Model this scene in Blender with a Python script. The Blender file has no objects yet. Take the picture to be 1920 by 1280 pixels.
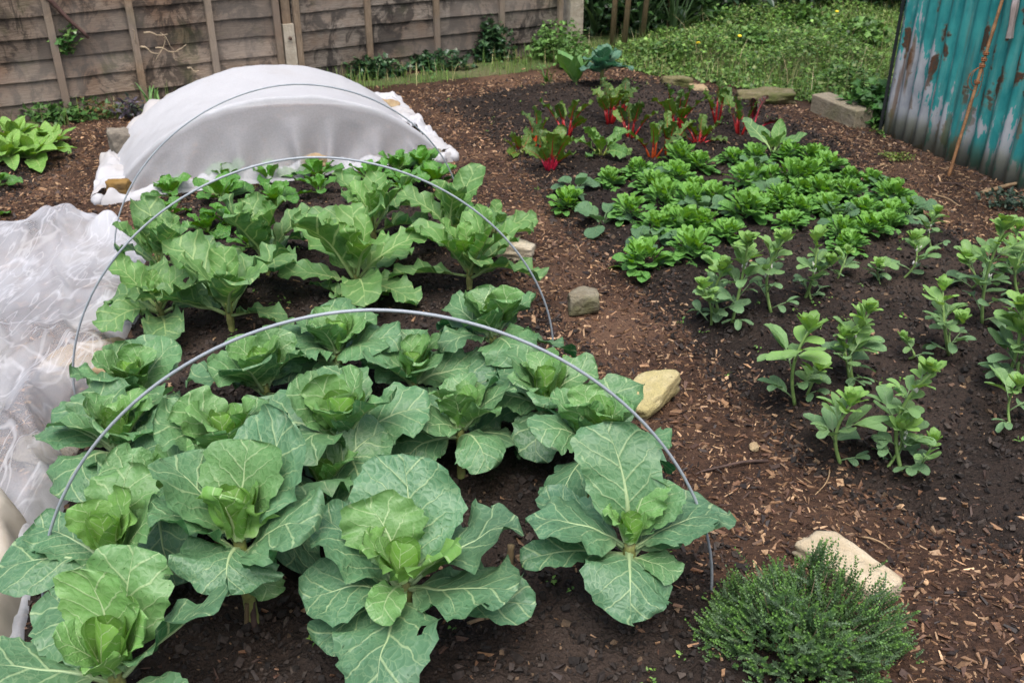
import bpy, math, random
import numpy as np
from mathutils import Vector, Matrix
R = math.radians
PI = math.pi
rng = np.random.default_rng(11)
random.seed(5)
col = bpy.context.scene.collection
sc = bpy.context.scene

# ------------------------------------------------------------------ camera model (used to turn measured spots into ground points)
FPX, TH, CH = 34 / 36 * 1920, R(28), 1.6
def G(px, py, H=0.0):
    u = (px - 960) / FPX; v = (py - 640) / FPX
    d = np.array([u, math.cos(TH) - v * math.sin(TH), -math.sin(TH) - v * math.cos(TH)])
    return np.array([0, 0, CH]) + (H - CH) / d[2] * d
def height_at(base, py):
    """height above a ground point at which a vertical through it crosses image row py"""
    v = (py - 640) / FPX
    d = np.array([0, math.cos(TH) - v * math.sin(TH), -math.sin(TH) - v * math.cos(TH)])
    return CH + d[2] * base[1] / d[1]

# ------------------------------------------------------------------ noise
_tab = np.random.default_rng(3).random(65536)
def vnoise(x, y, seed=0):
    x = np.asarray(x, float); y = np.asarray(y, float)
    xi = np.floor(x).astype(np.int64); yi = np.floor(y).astype(np.int64)
    fx = x - xi; fy = y - yi
    fx = fx * fx * (3 - 2 * fx); fy = fy * fy * (3 - 2 * fy)
    def h(a, b): return _tab[((a * 7919) ^ (b * 104729) ^ (seed * 31337)) & 65535]
    return (h(xi, yi) * (1 - fx) + h(xi + 1, yi) * fx) * (1 - fy) + (h(xi, yi + 1) * (1 - fx) + h(xi + 1, yi + 1) * fx) * fy
def fbm(x, y, seed=0, o=4):
    s = 0; a = .5
    for k in range(o):
        s = s + a * (vnoise(np.asarray(x) * 2 ** k, np.asarray(y) * 2 ** k, seed + k) - .5); a *= .5
    return s * 2

# ------------------------------------------------------------------ mesh collecting
class MB:
    def __init__(s): s.V = []; s.F = []; s.UV = []; s.C = []; s.n = 0
    def add(s, V, F, UV=None, C=None):
        V = np.asarray(V, float).reshape(-1, 3); n = len(V)
        for f in (F if isinstance(F, list) else [F]):
            f = np.asarray(f, np.int64)
            if len(f): s.F.append(f + s.n)
        s.V.append(V); s.n += n
        s.UV.append(np.zeros((n, 2)) if UV is None else np.asarray(UV, float).reshape(-1, 2))
        if C is None: C = np.full((n, 3), .5)
        C = np.asarray(C, float)
        if C.ndim == 1: C = np.tile(C, (n, 1))
        s.C.append(C)
        return s
    def build(s, name, mat, parent=None, smooth=True, origin=(0, 0, 0)):
        V = np.concatenate(s.V) - np.asarray(origin); UV = np.concatenate(s.UV); C = np.concatenate(s.C)
        me = bpy.data.meshes.new(name)
        me.vertices.add(len(V)); me.vertices.foreach_set('co', V.ravel())
        tot = [np.full(len(f), f.shape[1]) for f in s.F]
        loops = np.concatenate([f.ravel() for f in s.F]); tot = np.concatenate(tot)
        me.loops.add(len(loops)); me.loops.foreach_set('vertex_index', loops)
        me.polygons.add(len(tot))
        st = np.concatenate([[0], np.cumsum(tot)[:-1]])
        me.polygons.foreach_set('loop_start', st); me.polygons.foreach_set('loop_total', tot)
        me.polygons.foreach_set('use_smooth', np.full(len(tot), smooth))
        uv = me.uv_layers.new(name='UVMap'); uv.data.foreach_set('uv', UV[loops].ravel())
        ca = me.color_attributes.new('Col', 'FLOAT_COLOR', 'POINT')
        ca.data.foreach_set('color', np.concatenate([C, np.ones((len(C), 1))], 1).ravel())
        me.materials.append(mat); me.update(); me.validate()
        o = bpy.data.objects.new(name, me); col.objects.link(o)
        if parent is not None: o.parent = parent
        o.location = origin if parent is None else (np.asarray(origin))
        return o
def grid_faces(nu, nv):
    i = np.arange((nu - 1) * (nv - 1)); a = (i // (nu - 1)) * nu + i % (nu - 1)
    return np.stack([a, a + 1, a + nu + 1, a + nu], 1)
def tag(o, label=None, cat=None, group=None, kind=None):
    if label: o['label'] = label
    if cat: o['category'] = cat
    if group: o['group'] = group
    if kind: o['kind'] = kind
    return o
def empty(name, loc, label, cat, group=None, rz=0):
    o = bpy.data.objects.new(name, None); col.objects.link(o); o.location = loc; o.rotation_euler = (0, 0, rz)
    o.empty_display_size = .05
    return tag(o, label, cat, group)
def copy_tree(o, parent=None):
    c = o.copy(); col.objects.link(c)
    if parent is not None: c.parent = parent
    for ch in o.children: copy_tree(ch, c)
    return c
def tube(pts, rad, n=8, cap=True):
    pts = np.asarray(pts, float); m = len(pts); rad = np.broadcast_to(rad, (m,)).astype(float)
    T = np.gradient(pts, axis=0); T /= np.linalg.norm(T, axis=1)[:, None] + 1e-12
    ref = np.array([0, 0, 1.]) if abs(T[0][2]) < .9 else np.array([1., 0, 0])
    A = np.cross(T, ref); A /= np.linalg.norm(A, axis=1)[:, None] + 1e-12; B = np.cross(T, A)
    a = np.linspace(0, 2 * PI, n, endpoint=False)
    V = pts[:, None] + rad[:, None, None] * (A[:, None] * np.cos(a)[None, :, None] + B[:, None] * np.sin(a)[None, :, None])
    V = V.reshape(-1, 3)
    i = np.arange(m - 1)[:, None]; j = np.arange(n)[None]
    F = np.stack([i * n + j, i * n + (j + 1) % n, (i + 1) * n + (j + 1) % n, (i + 1) * n + j], -1).reshape(-1, 4)
    Fs = [F]
    if cap: Fs += [np.arange(n)[None, ::-1], (np.arange(n) + (m - 1) * n)[None]]
    return V, Fs
def box(c, s, rz=0, taper=0):
    c = np.asarray(c, float); s = np.asarray(s, float) / 2
    V = np.array([[x, y, z] for z in (-1, 1) for y in (-1, 1) for x in (-1, 1)], float) * s
    V[4:, :2] *= 1 - taper
    ca, sa = math.cos(rz), math.sin(rz)
    V = np.stack([V[:, 0] * ca - V[:, 1] * sa, V[:, 0] * sa + V[:, 1] * ca, V[:, 2]], 1) + c
    return V, np.array([[0, 2, 3, 1], [4, 5, 7, 6], [0, 1, 5, 4], [2, 6, 7, 3], [0, 4, 6, 2], [1, 3, 7, 5]])

# ------------------------------------------------------------------ shader helper
class NT:
    def __init__(s, name):
        s.m = bpy.data.materials.new(name); s.m.use_nodes = True; s.t = s.m.node_tree; s.t.nodes.clear()
        s.out = s.t.nodes.new('ShaderNodeOutputMaterial')
    def n(s, typ, **kw):
        nd = s.t.nodes.new('ShaderNode' + typ)
        for k, v in kw.items(): setattr(nd, k, v)
        return nd
    def put(s, sock, v):
        if hasattr(v, 'is_linked'): s.t.links.new(v, sock)
        elif isinstance(v, (tuple, list)) and len(v) == 3 and sock.type == 'RGBA': sock.default_value = (*v, 1)
        else: sock.default_value = v
    def M(s, op, *a, clamp=False):
        nd = s.n('Math', operation=op, use_clamp=clamp)
        for i, v in enumerate(a): s.put(nd.inputs[i], v)
        return nd.outputs[0]
    def mix(s, f, a, b, mode='MIX'):
        nd = s.n('Mix', data_type='RGBA', blend_type=mode, clamp_factor=True)
        s.put(nd.inputs[0], f); s.put(nd.inputs[6], a); s.put(nd.inputs[7], b); return nd.outputs[2]
    def noise(s, vec, scale, detail=3, rough=.55, dist=0, out=0):
        nd = s.n('TexNoise')
        if vec is not None: s.put(nd.inputs['Vector'], vec)
        s.put(nd.inputs['Scale'], scale); nd.inputs['Detail'].default_value = detail
        nd.inputs['Roughness'].default_value = rough; nd.inputs['Distortion'].default_value = dist
        return nd.outputs[out]
    def vor(s, vec, scale, feature='F1', out=0, rand=1):
        nd = s.n('TexVoronoi', feature=feature)
        if vec is not None: s.put(nd.inputs['Vector'], vec)
        s.put(nd.inputs['Scale'], scale); nd.inputs['Randomness'].default_value = rand
        return nd.outputs[out]
    def ss(s, x, a, b, lo=0, hi=1):
        nd = s.n('MapRange', interpolation_type='SMOOTHSTEP')
        s.put(nd.inputs[0], x); s.put(nd.inputs[1], a); s.put(nd.inputs[2], b)
        nd.inputs[3].default_value = lo; nd.inputs[4].default_value = hi; return nd.outputs[0]
    def obj(s): return s.n('TexCoord').outputs['Object']
    def geo(s): return s.n('NewGeometry').outputs['Position']
    def mapping(s, vec, scale=(1, 1, 1), loc=(0, 0, 0), rot=(0, 0, 0)):
        nd = s.n('Mapping'); s.put(nd.inputs[0], vec)
        nd.inputs[1].default_value = loc; nd.inputs[2].default_value = rot; nd.inputs[3].default_value = scale
        return nd.outputs[0]
    def bump(s, h, strength=.5, dist=.01, normal=None):
        nd = s.n('Bump'); s.put(nd.inputs['Height'], h); nd.inputs['Strength'].default_value = strength
        nd.inputs['Distance'].default_value = dist
        if normal is not None: s.put(nd.inputs['Normal'], normal)
        return nd.outputs[0]
    def pbr(s, color, rough=.6, normal=None, spec=.5, metal=0):
        nd = s.n('BsdfPrincipled'); s.put(nd.inputs['Base Color'], color); s.put(nd.inputs['Roughness'], rough)
        s.put(nd.inputs['Specular IOR Level'], spec); s.put(nd.inputs['Metallic'], metal)
        if normal is not None: s.put(nd.inputs['Normal'], normal)
        return nd.outputs[0]
    def finish(s, shader): s.t.links.new(shader, s.out.inputs[0]); return s.m
    def mixsh(s, f, a, b):
        nd = s.n('MixShader'); s.put(nd.inputs[0], f); s.put(nd.inputs[1], a); s.put(nd.inputs[2], b); return nd.outputs[0]
    def translucent(s, c, normal=None):
        nd = s.n('BsdfTranslucent'); s.put(nd.inputs[0], c)
        return nd.outputs[0]

def leaf_mat(name, old, young, vein, N=6.5, slope=.75, veinw=.06, mid=.032, quilt=.5, net=1.0, rough=.5, trans=.22, under=None, netscale=13, wet=0.0, midcol=None, spec=.35):
    """leaf: UV = flat leaf coordinates in leaf lengths; Col.r = youth 0..1, Col.g = brightness jitter, Col.b = petiole mask"""
    t = NT(name)
    uv = t.n('UVMap').outputs[0]
    sep = t.n('SeparateXYZ'); t.put(sep.inputs[0], uv); X, Y = sep.outputs[0], sep.outputs[1]
    at = t.n('Attribute', attribute_name='Col'); sc_ = t.n('SeparateColor'); t.put(sc_.inputs[0], at.outputs[0])
    youth, jit, pet = sc_.outputs[0], sc_.outputs[1], sc_.outputs[2]
    seedv = t.n('CombineXYZ'); t.put(seedv.inputs[2], t.M('MULTIPLY', jit, 37.0)); t.put(seedv.inputs[0], X); t.put(seedv.inputs[1], Y)
    P3 = seedv.outputs[0]
    ax = t.M('ABSOLUTE', X)
    wob = t.M('MULTIPLY', t.M('SUBTRACT', t.noise(P3, 6, 2), .5), .26)
    side = t.M('MULTIPLY', t.M('GREATER_THAN', X, 0), .45)
    # side vein field: leaves the midrib at an angle and bends up towards the tip
    cc = t.M('SUBTRACT', t.M('ADD', Y, t.M('MULTIPLY', wob, t.M('MULTIPLY', ax, 3, clamp=True))), t.M('MULTIPLY', t.M('POWER', ax, .9), slope))
    s1 = t.M('ADD', t.M('MULTIPLY', t.M('POWER', t.M('MAXIMUM', cc, .0001), .72), t.M('MULTIPLY', t.M('ADD', t.M('MULTIPLY', jit, .45), .8), N)), side)
    d = t.M('ABSOLUTE', t.M('SUBTRACT', t.M('FRACT', s1), .5))
    d = t.M('DIVIDE', d, N)                       # distance from the vein in leaf lengths
    wv = t.M('MULTIPLY', t.M('SUBTRACT', 1.0, t.M('MULTIPLY', ax, 1.9, clamp=True)), veinw / N * .9)
    wv = t.M('ADD', wv, .0012)
    v1 = t.ss(t.M('SUBTRACT', d, wv), -.001, .0045, 1, 0)
    v1 = t.M('MULTIPLY', v1, t.ss(cc, .0, .05))
    v1 = t.M('MULTIPLY', v1, t.ss(ax, .46, .22))
    mw = t.M('MULTIPLY', t.M('POWER', t.M('MAXIMUM', t.M('SUBTRACT', 1.05, Y), .02), 1.7), mid * 1.05)
    v0 = t.ss(t.M('SUBTRACT', ax, mw), -.002, .004, 1, 0)
    dv = t.noise(P3, 10, 2, out=1)
    P4 = t.n('VectorMath', operation='ADD'); t.put(P4.inputs[0], P3)
    sc3 = t.n('VectorMath', operation='SCALE'); t.put(sc3.inputs[0], dv); sc3.inputs['Scale'].default_value = .07
    t.put(P4.inputs[1], sc3.outputs[0])
    e = t.vor(P4.outputs[0], netscale, 'DISTANCE_TO_EDGE')
    v2 = t.ss(e, .0, .07, 1, 0)
    veins = t.M('MAXIMUM', v0, t.M('MULTIPLY', v1, .85))
    vall = t.M('MAXIMUM', veins, t.M('MULTIPLY', t.M('MULTIPLY', v2, t.M('SUBTRACT', 1.0, t.M('MULTIPLY', youth, .6))), t.M('MULTIPLY', t.noise(P3, 4, 1), .62 * net)))
    base = t.mix(youth, old, young)
    n1 = t.noise(P3, 3.2, 4)
    hsv = t.n('HueSaturation'); t.put(hsv.inputs['Color'], base)
    t.put(hsv.inputs['Value'], t.M('ADD', t.M('MULTIPLY', n1, .5), t.M('ADD', t.M('ADD', .42, t.M('MULTIPLY', jit, .45)), t.M('MULTIPLY', t.n('ObjectInfo').outputs['Random'], .22))))
    t.put(hsv.inputs['Hue'], t.M('ADD', .488, t.M('MULTIPLY', t.noise(P3, 1.5, 1), .024)))
    t.put(hsv.inputs['Saturation'], t.M('ADD', .85, t.M('MULTIPLY', t.noise(P3, 5, 2), .3)))
    leafc = hsv.outputs[0]
    if wet >= 0:   # small blemishes and pale scratches
        bl = t.ss(t.noise(P3, 26, 3, .6), .68, .76); leafc = t.mix(t.M('MULTIPLY', bl, .35), leafc, (.30, .30, .12))
    leafc = t.mix(t.M('MULTIPLY', vall, .7), leafc, vein if midcol is None else vein)
    if midcol is not None: leafc = t.mix(t.M('MAXIMUM', v0, pet), leafc, midcol)
    else: leafc = t.mix(t.M('MULTIPLY', pet, .8), leafc, vein)
    bf = t.n('NewGeometry').outputs['Backfacing']
    und = under if under else tuple(min(1, c * 1.25 + .03) for c in old)
    leafc = t.mix(t.M('MULTIPLY', bf, .5), leafc, t.mix(t.M('MULTIPLY', vall, .55), t.mix(youth, und, tuple(c * 1.1 for c in young)), vein))
    h = t.M('ADD', t.M('MULTIPLY', t.ss(e, 0, .45), .7 * quilt), t.M('MULTIPLY', t.ss(d, 0, .035), .35 * quilt))
    h = t.M('ADD', h, t.M('MULTIPLY', t.noise(P3, 60, 2), .12))
    h = t.M('SUBTRACT', h, t.M('MULTIPLY', veins, .25))
    rg = rough
    if wet > 0:    # standing rain drops
        dd = t.vor(P3, 42, 'F1'); ce = t.n('SeparateColor'); t.put(ce.inputs[0], t.vor(P3, 42, 'F1', out=1))
        rr = t.M('MULTIPLY', t.ss(ce.outputs[0], 1 - wet, 1.0), .33)
        drop = t.ss(t.M('SUBTRACT', rr, dd), 0, .12)
        drop = t.M('MULTIPLY', drop, t.ss(t.noise(P3, 2.4, 1), .5, .58))
        h = t.M('ADD', h, t.M('MULTIPLY', drop, 1.2)); rg = t.M('SUBTRACT', rough, t.M('MULTIPLY', drop, rough - .06))
    h = t.M('MULTIPLY', h, t.M('SUBTRACT', 1.0, t.M('MULTIPLY', youth, .85)))
    nrm = t.bump(h, .75, .0055)
    p = t.pbr(leafc, rg, nrm, spec)
    hs2 = t.n('HueSaturation'); t.put(hs2.inputs['Color'], leafc); hs2.inputs['Hue'].default_value = .475; hs2.inputs['Saturation'].default_value = 1.25; hs2.inputs['Value'].default_value = 1.3
    return t.finish(t.mixsh(trans, p, t.translucent(hs2.outputs[0])))

def simple_mat(name, c, rough=.6, nscale=20, var=.35, bump=.4, bd=.004, c2=None, spec=.4, stretch=None, usecol=False):
    t = NT(name); v = t.obj()
    if stretch: v = t.mapping(v, stretch)
    n = t.noise(v, nscale, 5, .6)
    c2 = c2 or tuple(x * (1 - var) for x in c)
    cc = t.mix(t.ss(n, .35, .65), c2, c)
    if usecol: cc = t.mix(1.0, cc, t.n('Attribute', attribute_name='Col').outputs[0], 'MULTIPLY')
    return t.finish(t.pbr(cc, rough, t.bump(n, bump, bd), spec))
def col_leaf(name, rough=.5, trans=.25, sat=1.0):
    """small leaves: colour carried per leaf in Col"""
    t = NT(name); a = t.n('Attribute', attribute_name='Col').outputs[0]
    c = t.mix(t.ss(t.noise(t.obj(), 60, 2), .3, .7), a, t.mix(1.0, a, (.75, .8, .7), 'MULTIPLY'))
    hs2 = t.n('HueSaturation'); t.put(hs2.inputs['Color'], c); hs2.inputs['Hue'].default_value = .48; hs2.inputs['Value'].default_value = 1.4
    return t.finish(t.mixsh(trans, t.pbr(c, rough, None, .4), t.translucent(hs2.outputs[0])))

# ------------------------------------------------------------------ terrain
def px_poly(pts): return np.array([G(*p)[:2] for p in pts])
bed_main = px_poly([(40, 1500), (0, 1280), (40, 1060), (110, 860), (190, 660), (240, 480), (310, 385), (560, 325), (800, 303), (880, 370), (960, 490), (1040, 600), (1120, 700), (1215, 850), (1310, 990), (1420, 1120), (1560, 1260), (1640, 1500)])
bed_right = px_poly([(800, 195), (960, 165), (1180, 148), (1400, 182), (1560, 262), (1700, 380), (1850, 460), (2050, 560), (2300, 800), (2300, 1010), (1930, 1060), (1700, 990), (1520, 880), (1390, 740), (1280, 640), (1150, 500), (1030, 400), (960, 290), (880, 225)])
bed_left = px_poly([(-400, 330), (-300, 262), (-60, 240), (140, 262), (120, 305), (20, 380), (-200, 440)])
def sdf(poly, x, y):
    x = np.asarray(x, float); y = np.asarray(y, float)
    d = np.full(x.shape, 1e9); ins = np.zeros(x.shape, bool)
    for i in range(len(poly)):
        a = poly[i]; b = poly[(i + 1) % len(poly)]; e = b - a
        wx = x - a[0]; wy = y - a[1]
        k = np.clip((wx * e[0] + wy * e[1]) / (e @ e), 0, 1)
        d = np.minimum(d, (wx - e[0] * k) ** 2 + (wy - e[1] * k) ** 2)
        c = ((a[1] <= y) != (b[1] <= y)) & (x < a[0] + (y - a[1]) * (b[0] - a[0]) / (b[1] - a[1] + 1e-12))
        ins ^= c
    return np.sqrt(d) * np.where(ins, 1, -1)
def base_h(x, y):
    return .014 * fbm(np.asarray(x) * 1.7, np.asarray(y) * 1.7, 1) + .008 * fbm(np.asarray(x) * 9, np.asarray(y) * 9, 5, 3)
def bed_h(poly, x, y):
    x = np.asarray(x, float); y = np.asarray(y, float)
    s = sdf(poly, x, y) + .10 * fbm(x * 3.5, y * 3.5, 9)
    k = np.clip((s + .05) / .28, 0, 1); k = k * k * (3 - 2 * k)
    lumps = .022 * fbm(x * 14, y * 14, 21, 3) + .016 * np.abs(fbm(x * 38, y * 38, 31, 2))
    return base_h(x, y) - .018 + .062 * k + lumps * k, s
BEDS = [bed_main, bed_right, bed_left]
def H(x, y):
    h = base_h(x, y)
    for b in BEDS: h = np.maximum(h, bed_h(b, x, y)[0])
    return h
def Hs(x, y): return float(H(np.array([x]), np.array([y]))[0])
def on(px, py, lift=0):
    p = G(px, py, 0); 
    for _ in range(2): p = G(px, py, Hs(p[0], p[1]))
    p[2] += lift; return p

def soil_mat(name, cs, bumpd=.012, sc0=1.0, wet=.5):
    t = NT(name); v = t.geo()
    n1 = t.noise(v, 2.2 * sc0, 4); n2 = t.noise(v, 38 * sc0, 5, .65); n3 = t.vor(v, 95 * sc0, 'F1'); n4 = t.noise(v, 160, 3, .6)
    c = t.mix(t.ss(n2, .35, .68), cs[0], cs[1]); c = t.mix(t.M('MULTIPLY', t.ss(n1, .45, .7), .6), c, cs[2]); c = t.mix(t.M('MULTIPLY', t.ss(t.noise(v, .9, 3), .5, .62), .55), c, tuple(x * 1.5 for x in cs[2]))
    c = t.mix(t.ss(n4, .66, .74), c, cs[3])
    h = t.M('ADD', t.M('MULTIPLY', n2, .7), t.M('ADD', t.M('MULTIPLY', n3, .35), t.M('MULTIPLY', n4, .3)))
    rough = t.ss(n2, .3, .7, .55, .95)
    return t.finish(t.pbr(c, rough, t.bump(h, 1.0, bumpd), .16))
M_path = soil_mat('bark_mulch_ground', [(.022, .012, .008), (.055, .030, .019), (.090, .052, .033), (.20, .12, .06)])
M_soil = soil_mat('bed_soil', [(.012, .0085, .0068), (.027, .019, .015), (.042, .030, .024), (.10, .07, .045)], .02)
# ground: one sheet to the horizon, fine in the garden
def axis(lo, hi, st, far):
    m = np.arange(lo, hi, st); k = np.geomspace(.05, far, 26)
    return np.concatenate([lo - k[::-1], m, hi + k])
xs = axis(-3.8, 3.8, .03, 180); ys = axis(.4, 9.4, .03, 200)
X, Y = np.meshgrid(xs, ys); Z = base_h(X, Y) * np.exp(-(np.maximum(0, np.hypot(X, Y - 4) - 9) / 6))
g = MB().add(np.stack([X, Y, Z], -1), grid_faces(len(xs), len(ys))).build('ground', M_path)
tag(g, 'brown bark mulch ground running between the vegetable beds', kind='structure')
for poly, lab in ((bed_main, 'dark crumbly soil bed under the cabbages and spinach'), (bed_right, 'dark soil bed under the chard, lambs lettuce and broad beans'), (bed_left, 'dark soil bed in front of the fence at far left')):
    lo = poly.min(0) - .15; hi = poly.max(0) + .15
    lo = np.maximum(lo, [-3.6, .45]); hi = np.minimum(hi, [3.6, 9])
    st = .0125 if poly is bed_main else .018
    xs = np.arange(lo[0], hi[0], st); ys = np.arange(lo[1], hi[1], st); X, Y = np.meshgrid(xs, ys)
    Z, s = bed_h(poly, X, Y); F = grid_faces(len(xs), len(ys)); keep = (s.ravel()[F] > -.09).all(1); F = F[keep]
    u, inv = np.unique(F.ravel(), return_inverse=True)
    b = MB().add(np.stack([X, Y, Z], -1).reshape(-1, 3)[u], inv.reshape(-1, 4)).build('soil_bed', M_soil)
    tag(b, lab, kind='structure')

# ---- bark chips and soil crumbs
def frames(n, tilt, r=rng):
    yaw = r.random(n) * 2 * PI; a = r.normal(0, tilt, n); b = r.normal(0, tilt, n)
    ex = np.stack([np.cos(yaw) * np.cos(a), np.sin(yaw) * np.cos(a), np.sin(a)], 1)
    up = np.stack([np.sin(b) * -np.sin(yaw), np.sin(b) * np.cos(yaw), np.cos(b)], 1)
    ey = np.cross(up, ex); ey /= np.linalg.norm(ey, axis=1)[:, None]; ez = np.cross(ex, ey); return ex, ey, ez
CUBE = np.array([[x, y, z] for z in (-1, 1) for y in (-1, 1) for x in (-1, 1)], float)
CF = np.array([[0, 2, 3, 1], [4, 5, 7, 6], [0, 1, 5, 4], [2, 6, 7, 3], [0, 4, 6, 2], [1, 3, 7, 5]])
fence_A = G(128, 215)[:2]; fence_B = G(1068, 95)[:2]; fdir = (fence_B - fence_A) / np.linalg.norm(fence_B - fence_A)
fn = np.array([fdir[1], -fdir[0]])           # towards the garden
grass_edge = px_poly([(-600, 330), (-200, 262), (60, 238), (300, 215), (560, 190), (720, 178), (960, 150), (1100, 135), (1180, 132), (1230, 150), (1300, 155), (1420, 178), (1560, 232), (1660, 250), (1740, -60), (1200, -190), (600, -100), (-900, 60)])
def scatter_pts(n, r, x0=-3.4, x1=3.2, y0=.75, y1=7.8, near=1.2):
    """random ground points inside the view's wedge, denser near the camera"""
    out = []
    while sum(len(o) for o in out) < n:
        y = y0 + (y1 - y0) * r.random(4 * n) ** near; x = x0 + (x1 - x0) * r.random(4 * n)
        k = (np.abs(x) < .62 * y + .45) ; out.append(np.stack([x[k], y[k]], 1))
    return np.concatenate(out)[:n]
def chips(pts, name, label, mat, smin, smax, aspect, pal, palw, tilt=.3, flat=.22):
    n = len(pts); r = rng
    L = smin * (smax / smin) ** (r.random(n) ** 2.0); W = L * np.exp(r.normal(math.log(aspect), .45, n)).clip(.1, 1); T = np.minimum(L * flat, .004 if flat < .5 else .02) * (.5 + r.random(n))
    ex, ey, ez = frames(n, tilt)
    V = CUBE[None] * np.stack([L, W, T], 1)[:, None] * .5
    V = V * (1 + .55 * (r.random((n, 8, 3)) - .5)); V[:, :, 1] *= np.where(V[:, :, 0] > 0, r.random(n)[:, None], 1); V[:, :, 0] += V[:, :, 1] * r.normal(0, .5, n)[:, None]
    Pw = V[..., :1] * ex[:, None] + V[..., 1:2] * ey[:, None] + V[..., 2:] * ez[:, None]
    z = H(pts[:, 0], pts[:, 1]) + T * .4 + L * .08 * r.random(n)
    Pw += np.concatenate([pts, z[:, None]], 1)[:, None]
    c = np.array(pal)[r.choice(len(pal), n, p=palw)] * np.exp(r.normal(0, .3, n))[:, None]
    F = (CF[None] + (np.arange(n) * 8)[:, None, None]).reshape(-1, 4)
    o = MB().add(Pw.reshape(-1, 3), F, C=np.repeat(c, 8, 0)).build(name, mat, smooth=False)
    return tag(o, label, kind='stuff')
def bark_mat():
    t = NT('bark_chip'); a = t.n('Attribute', attribute_name='Col').outputs[0]
    n = t.noise(t.mapping(t.obj(), (60, 60, 60)), 3, 4, .6)
    c = t.mix(t.ss(n, .3, .7), t.mix(1.0, a, (.6, .55, .5), 'MULTIPLY'), a)
    return t.finish(t.pbr(c, .62, t.bump(n, .5, .002), .45))
M_chip = bark_mat()
PAL = [(.022, .013, .010), (.060, .031, .020), (.125, .066, .036), (.22, .128, .068), (.36, .235, .135)]
pts = scatter_pts(235000, rng)
sm = np.maximum(np.maximum(sdf(bed_main, pts[:, 0], pts[:, 1]), sdf(bed_right, pts[:, 0], pts[:, 1])), sdf(bed_left, pts[:, 0], pts[:, 1])) + .13 * fbm(pts[:, 0] * 4, pts[:, 1] * 4, 77)
gr = sdf(grass_edge, pts[:, 0], pts[:, 1])
pr = np.where(sm < 0, 1, np.clip(1 - sm / .22, .055, 1)) * np.where(gr > .05, .12, 1)
pts = pts[rng.random(len(pts)) < pr]
chips(pts, 'bark_chips', 'brown and tan bark chips littering the path between the beds', M_chip, .0048, .031, .30, PAL, [.18, .22, .26, .21, .13], .38)
M_crumb = bpy.data.materials['bark_chip']
pts = scatter_pts(150000, rng, near=1.5)
sm = np.maximum(np.maximum(sdf(bed_main, pts[:, 0], pts[:, 1]), sdf(bed_right, pts[:, 0], pts[:, 1])), sdf(bed_left, pts[:, 0], pts[:, 1]))
pts = pts[sm > -.04]
chips(pts, 'soil_crumbs', 'small dark soil crumbs lying loose over the planting beds', simple_mat('soil_crumb', (1, 1, 1), .8, 90, .4, .8, .004, usecol=True), .0025, .017, .75, [(.017, .012, .0095), (.027, .019, .015), (.042, .031, .024), (.13, .085, .05)], [.4, .37, .2, .03], .6, .7)

pts = scatter_pts(2000, rng, near=1.4); sm = np.maximum(sdf(bed_main, pts[:, 0], pts[:, 1]), sdf(bed_right, pts[:, 0], pts[:, 1])); pts = pts[(sm > 0) & (vnoise(pts[:, 0] * 2.5, pts[:, 1] * 2.5, 6) > .5)]
chips(pts, 'soil_clods', 'dark clods and half buried mulch lumps on the planting beds', bpy.data.materials['soil_crumb'],   .010, .024, .7, [(.022, .016, .012), (.032, .024, .018), (.046, .034, .026)], [.4, .4, .2], .5, .9)
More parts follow.
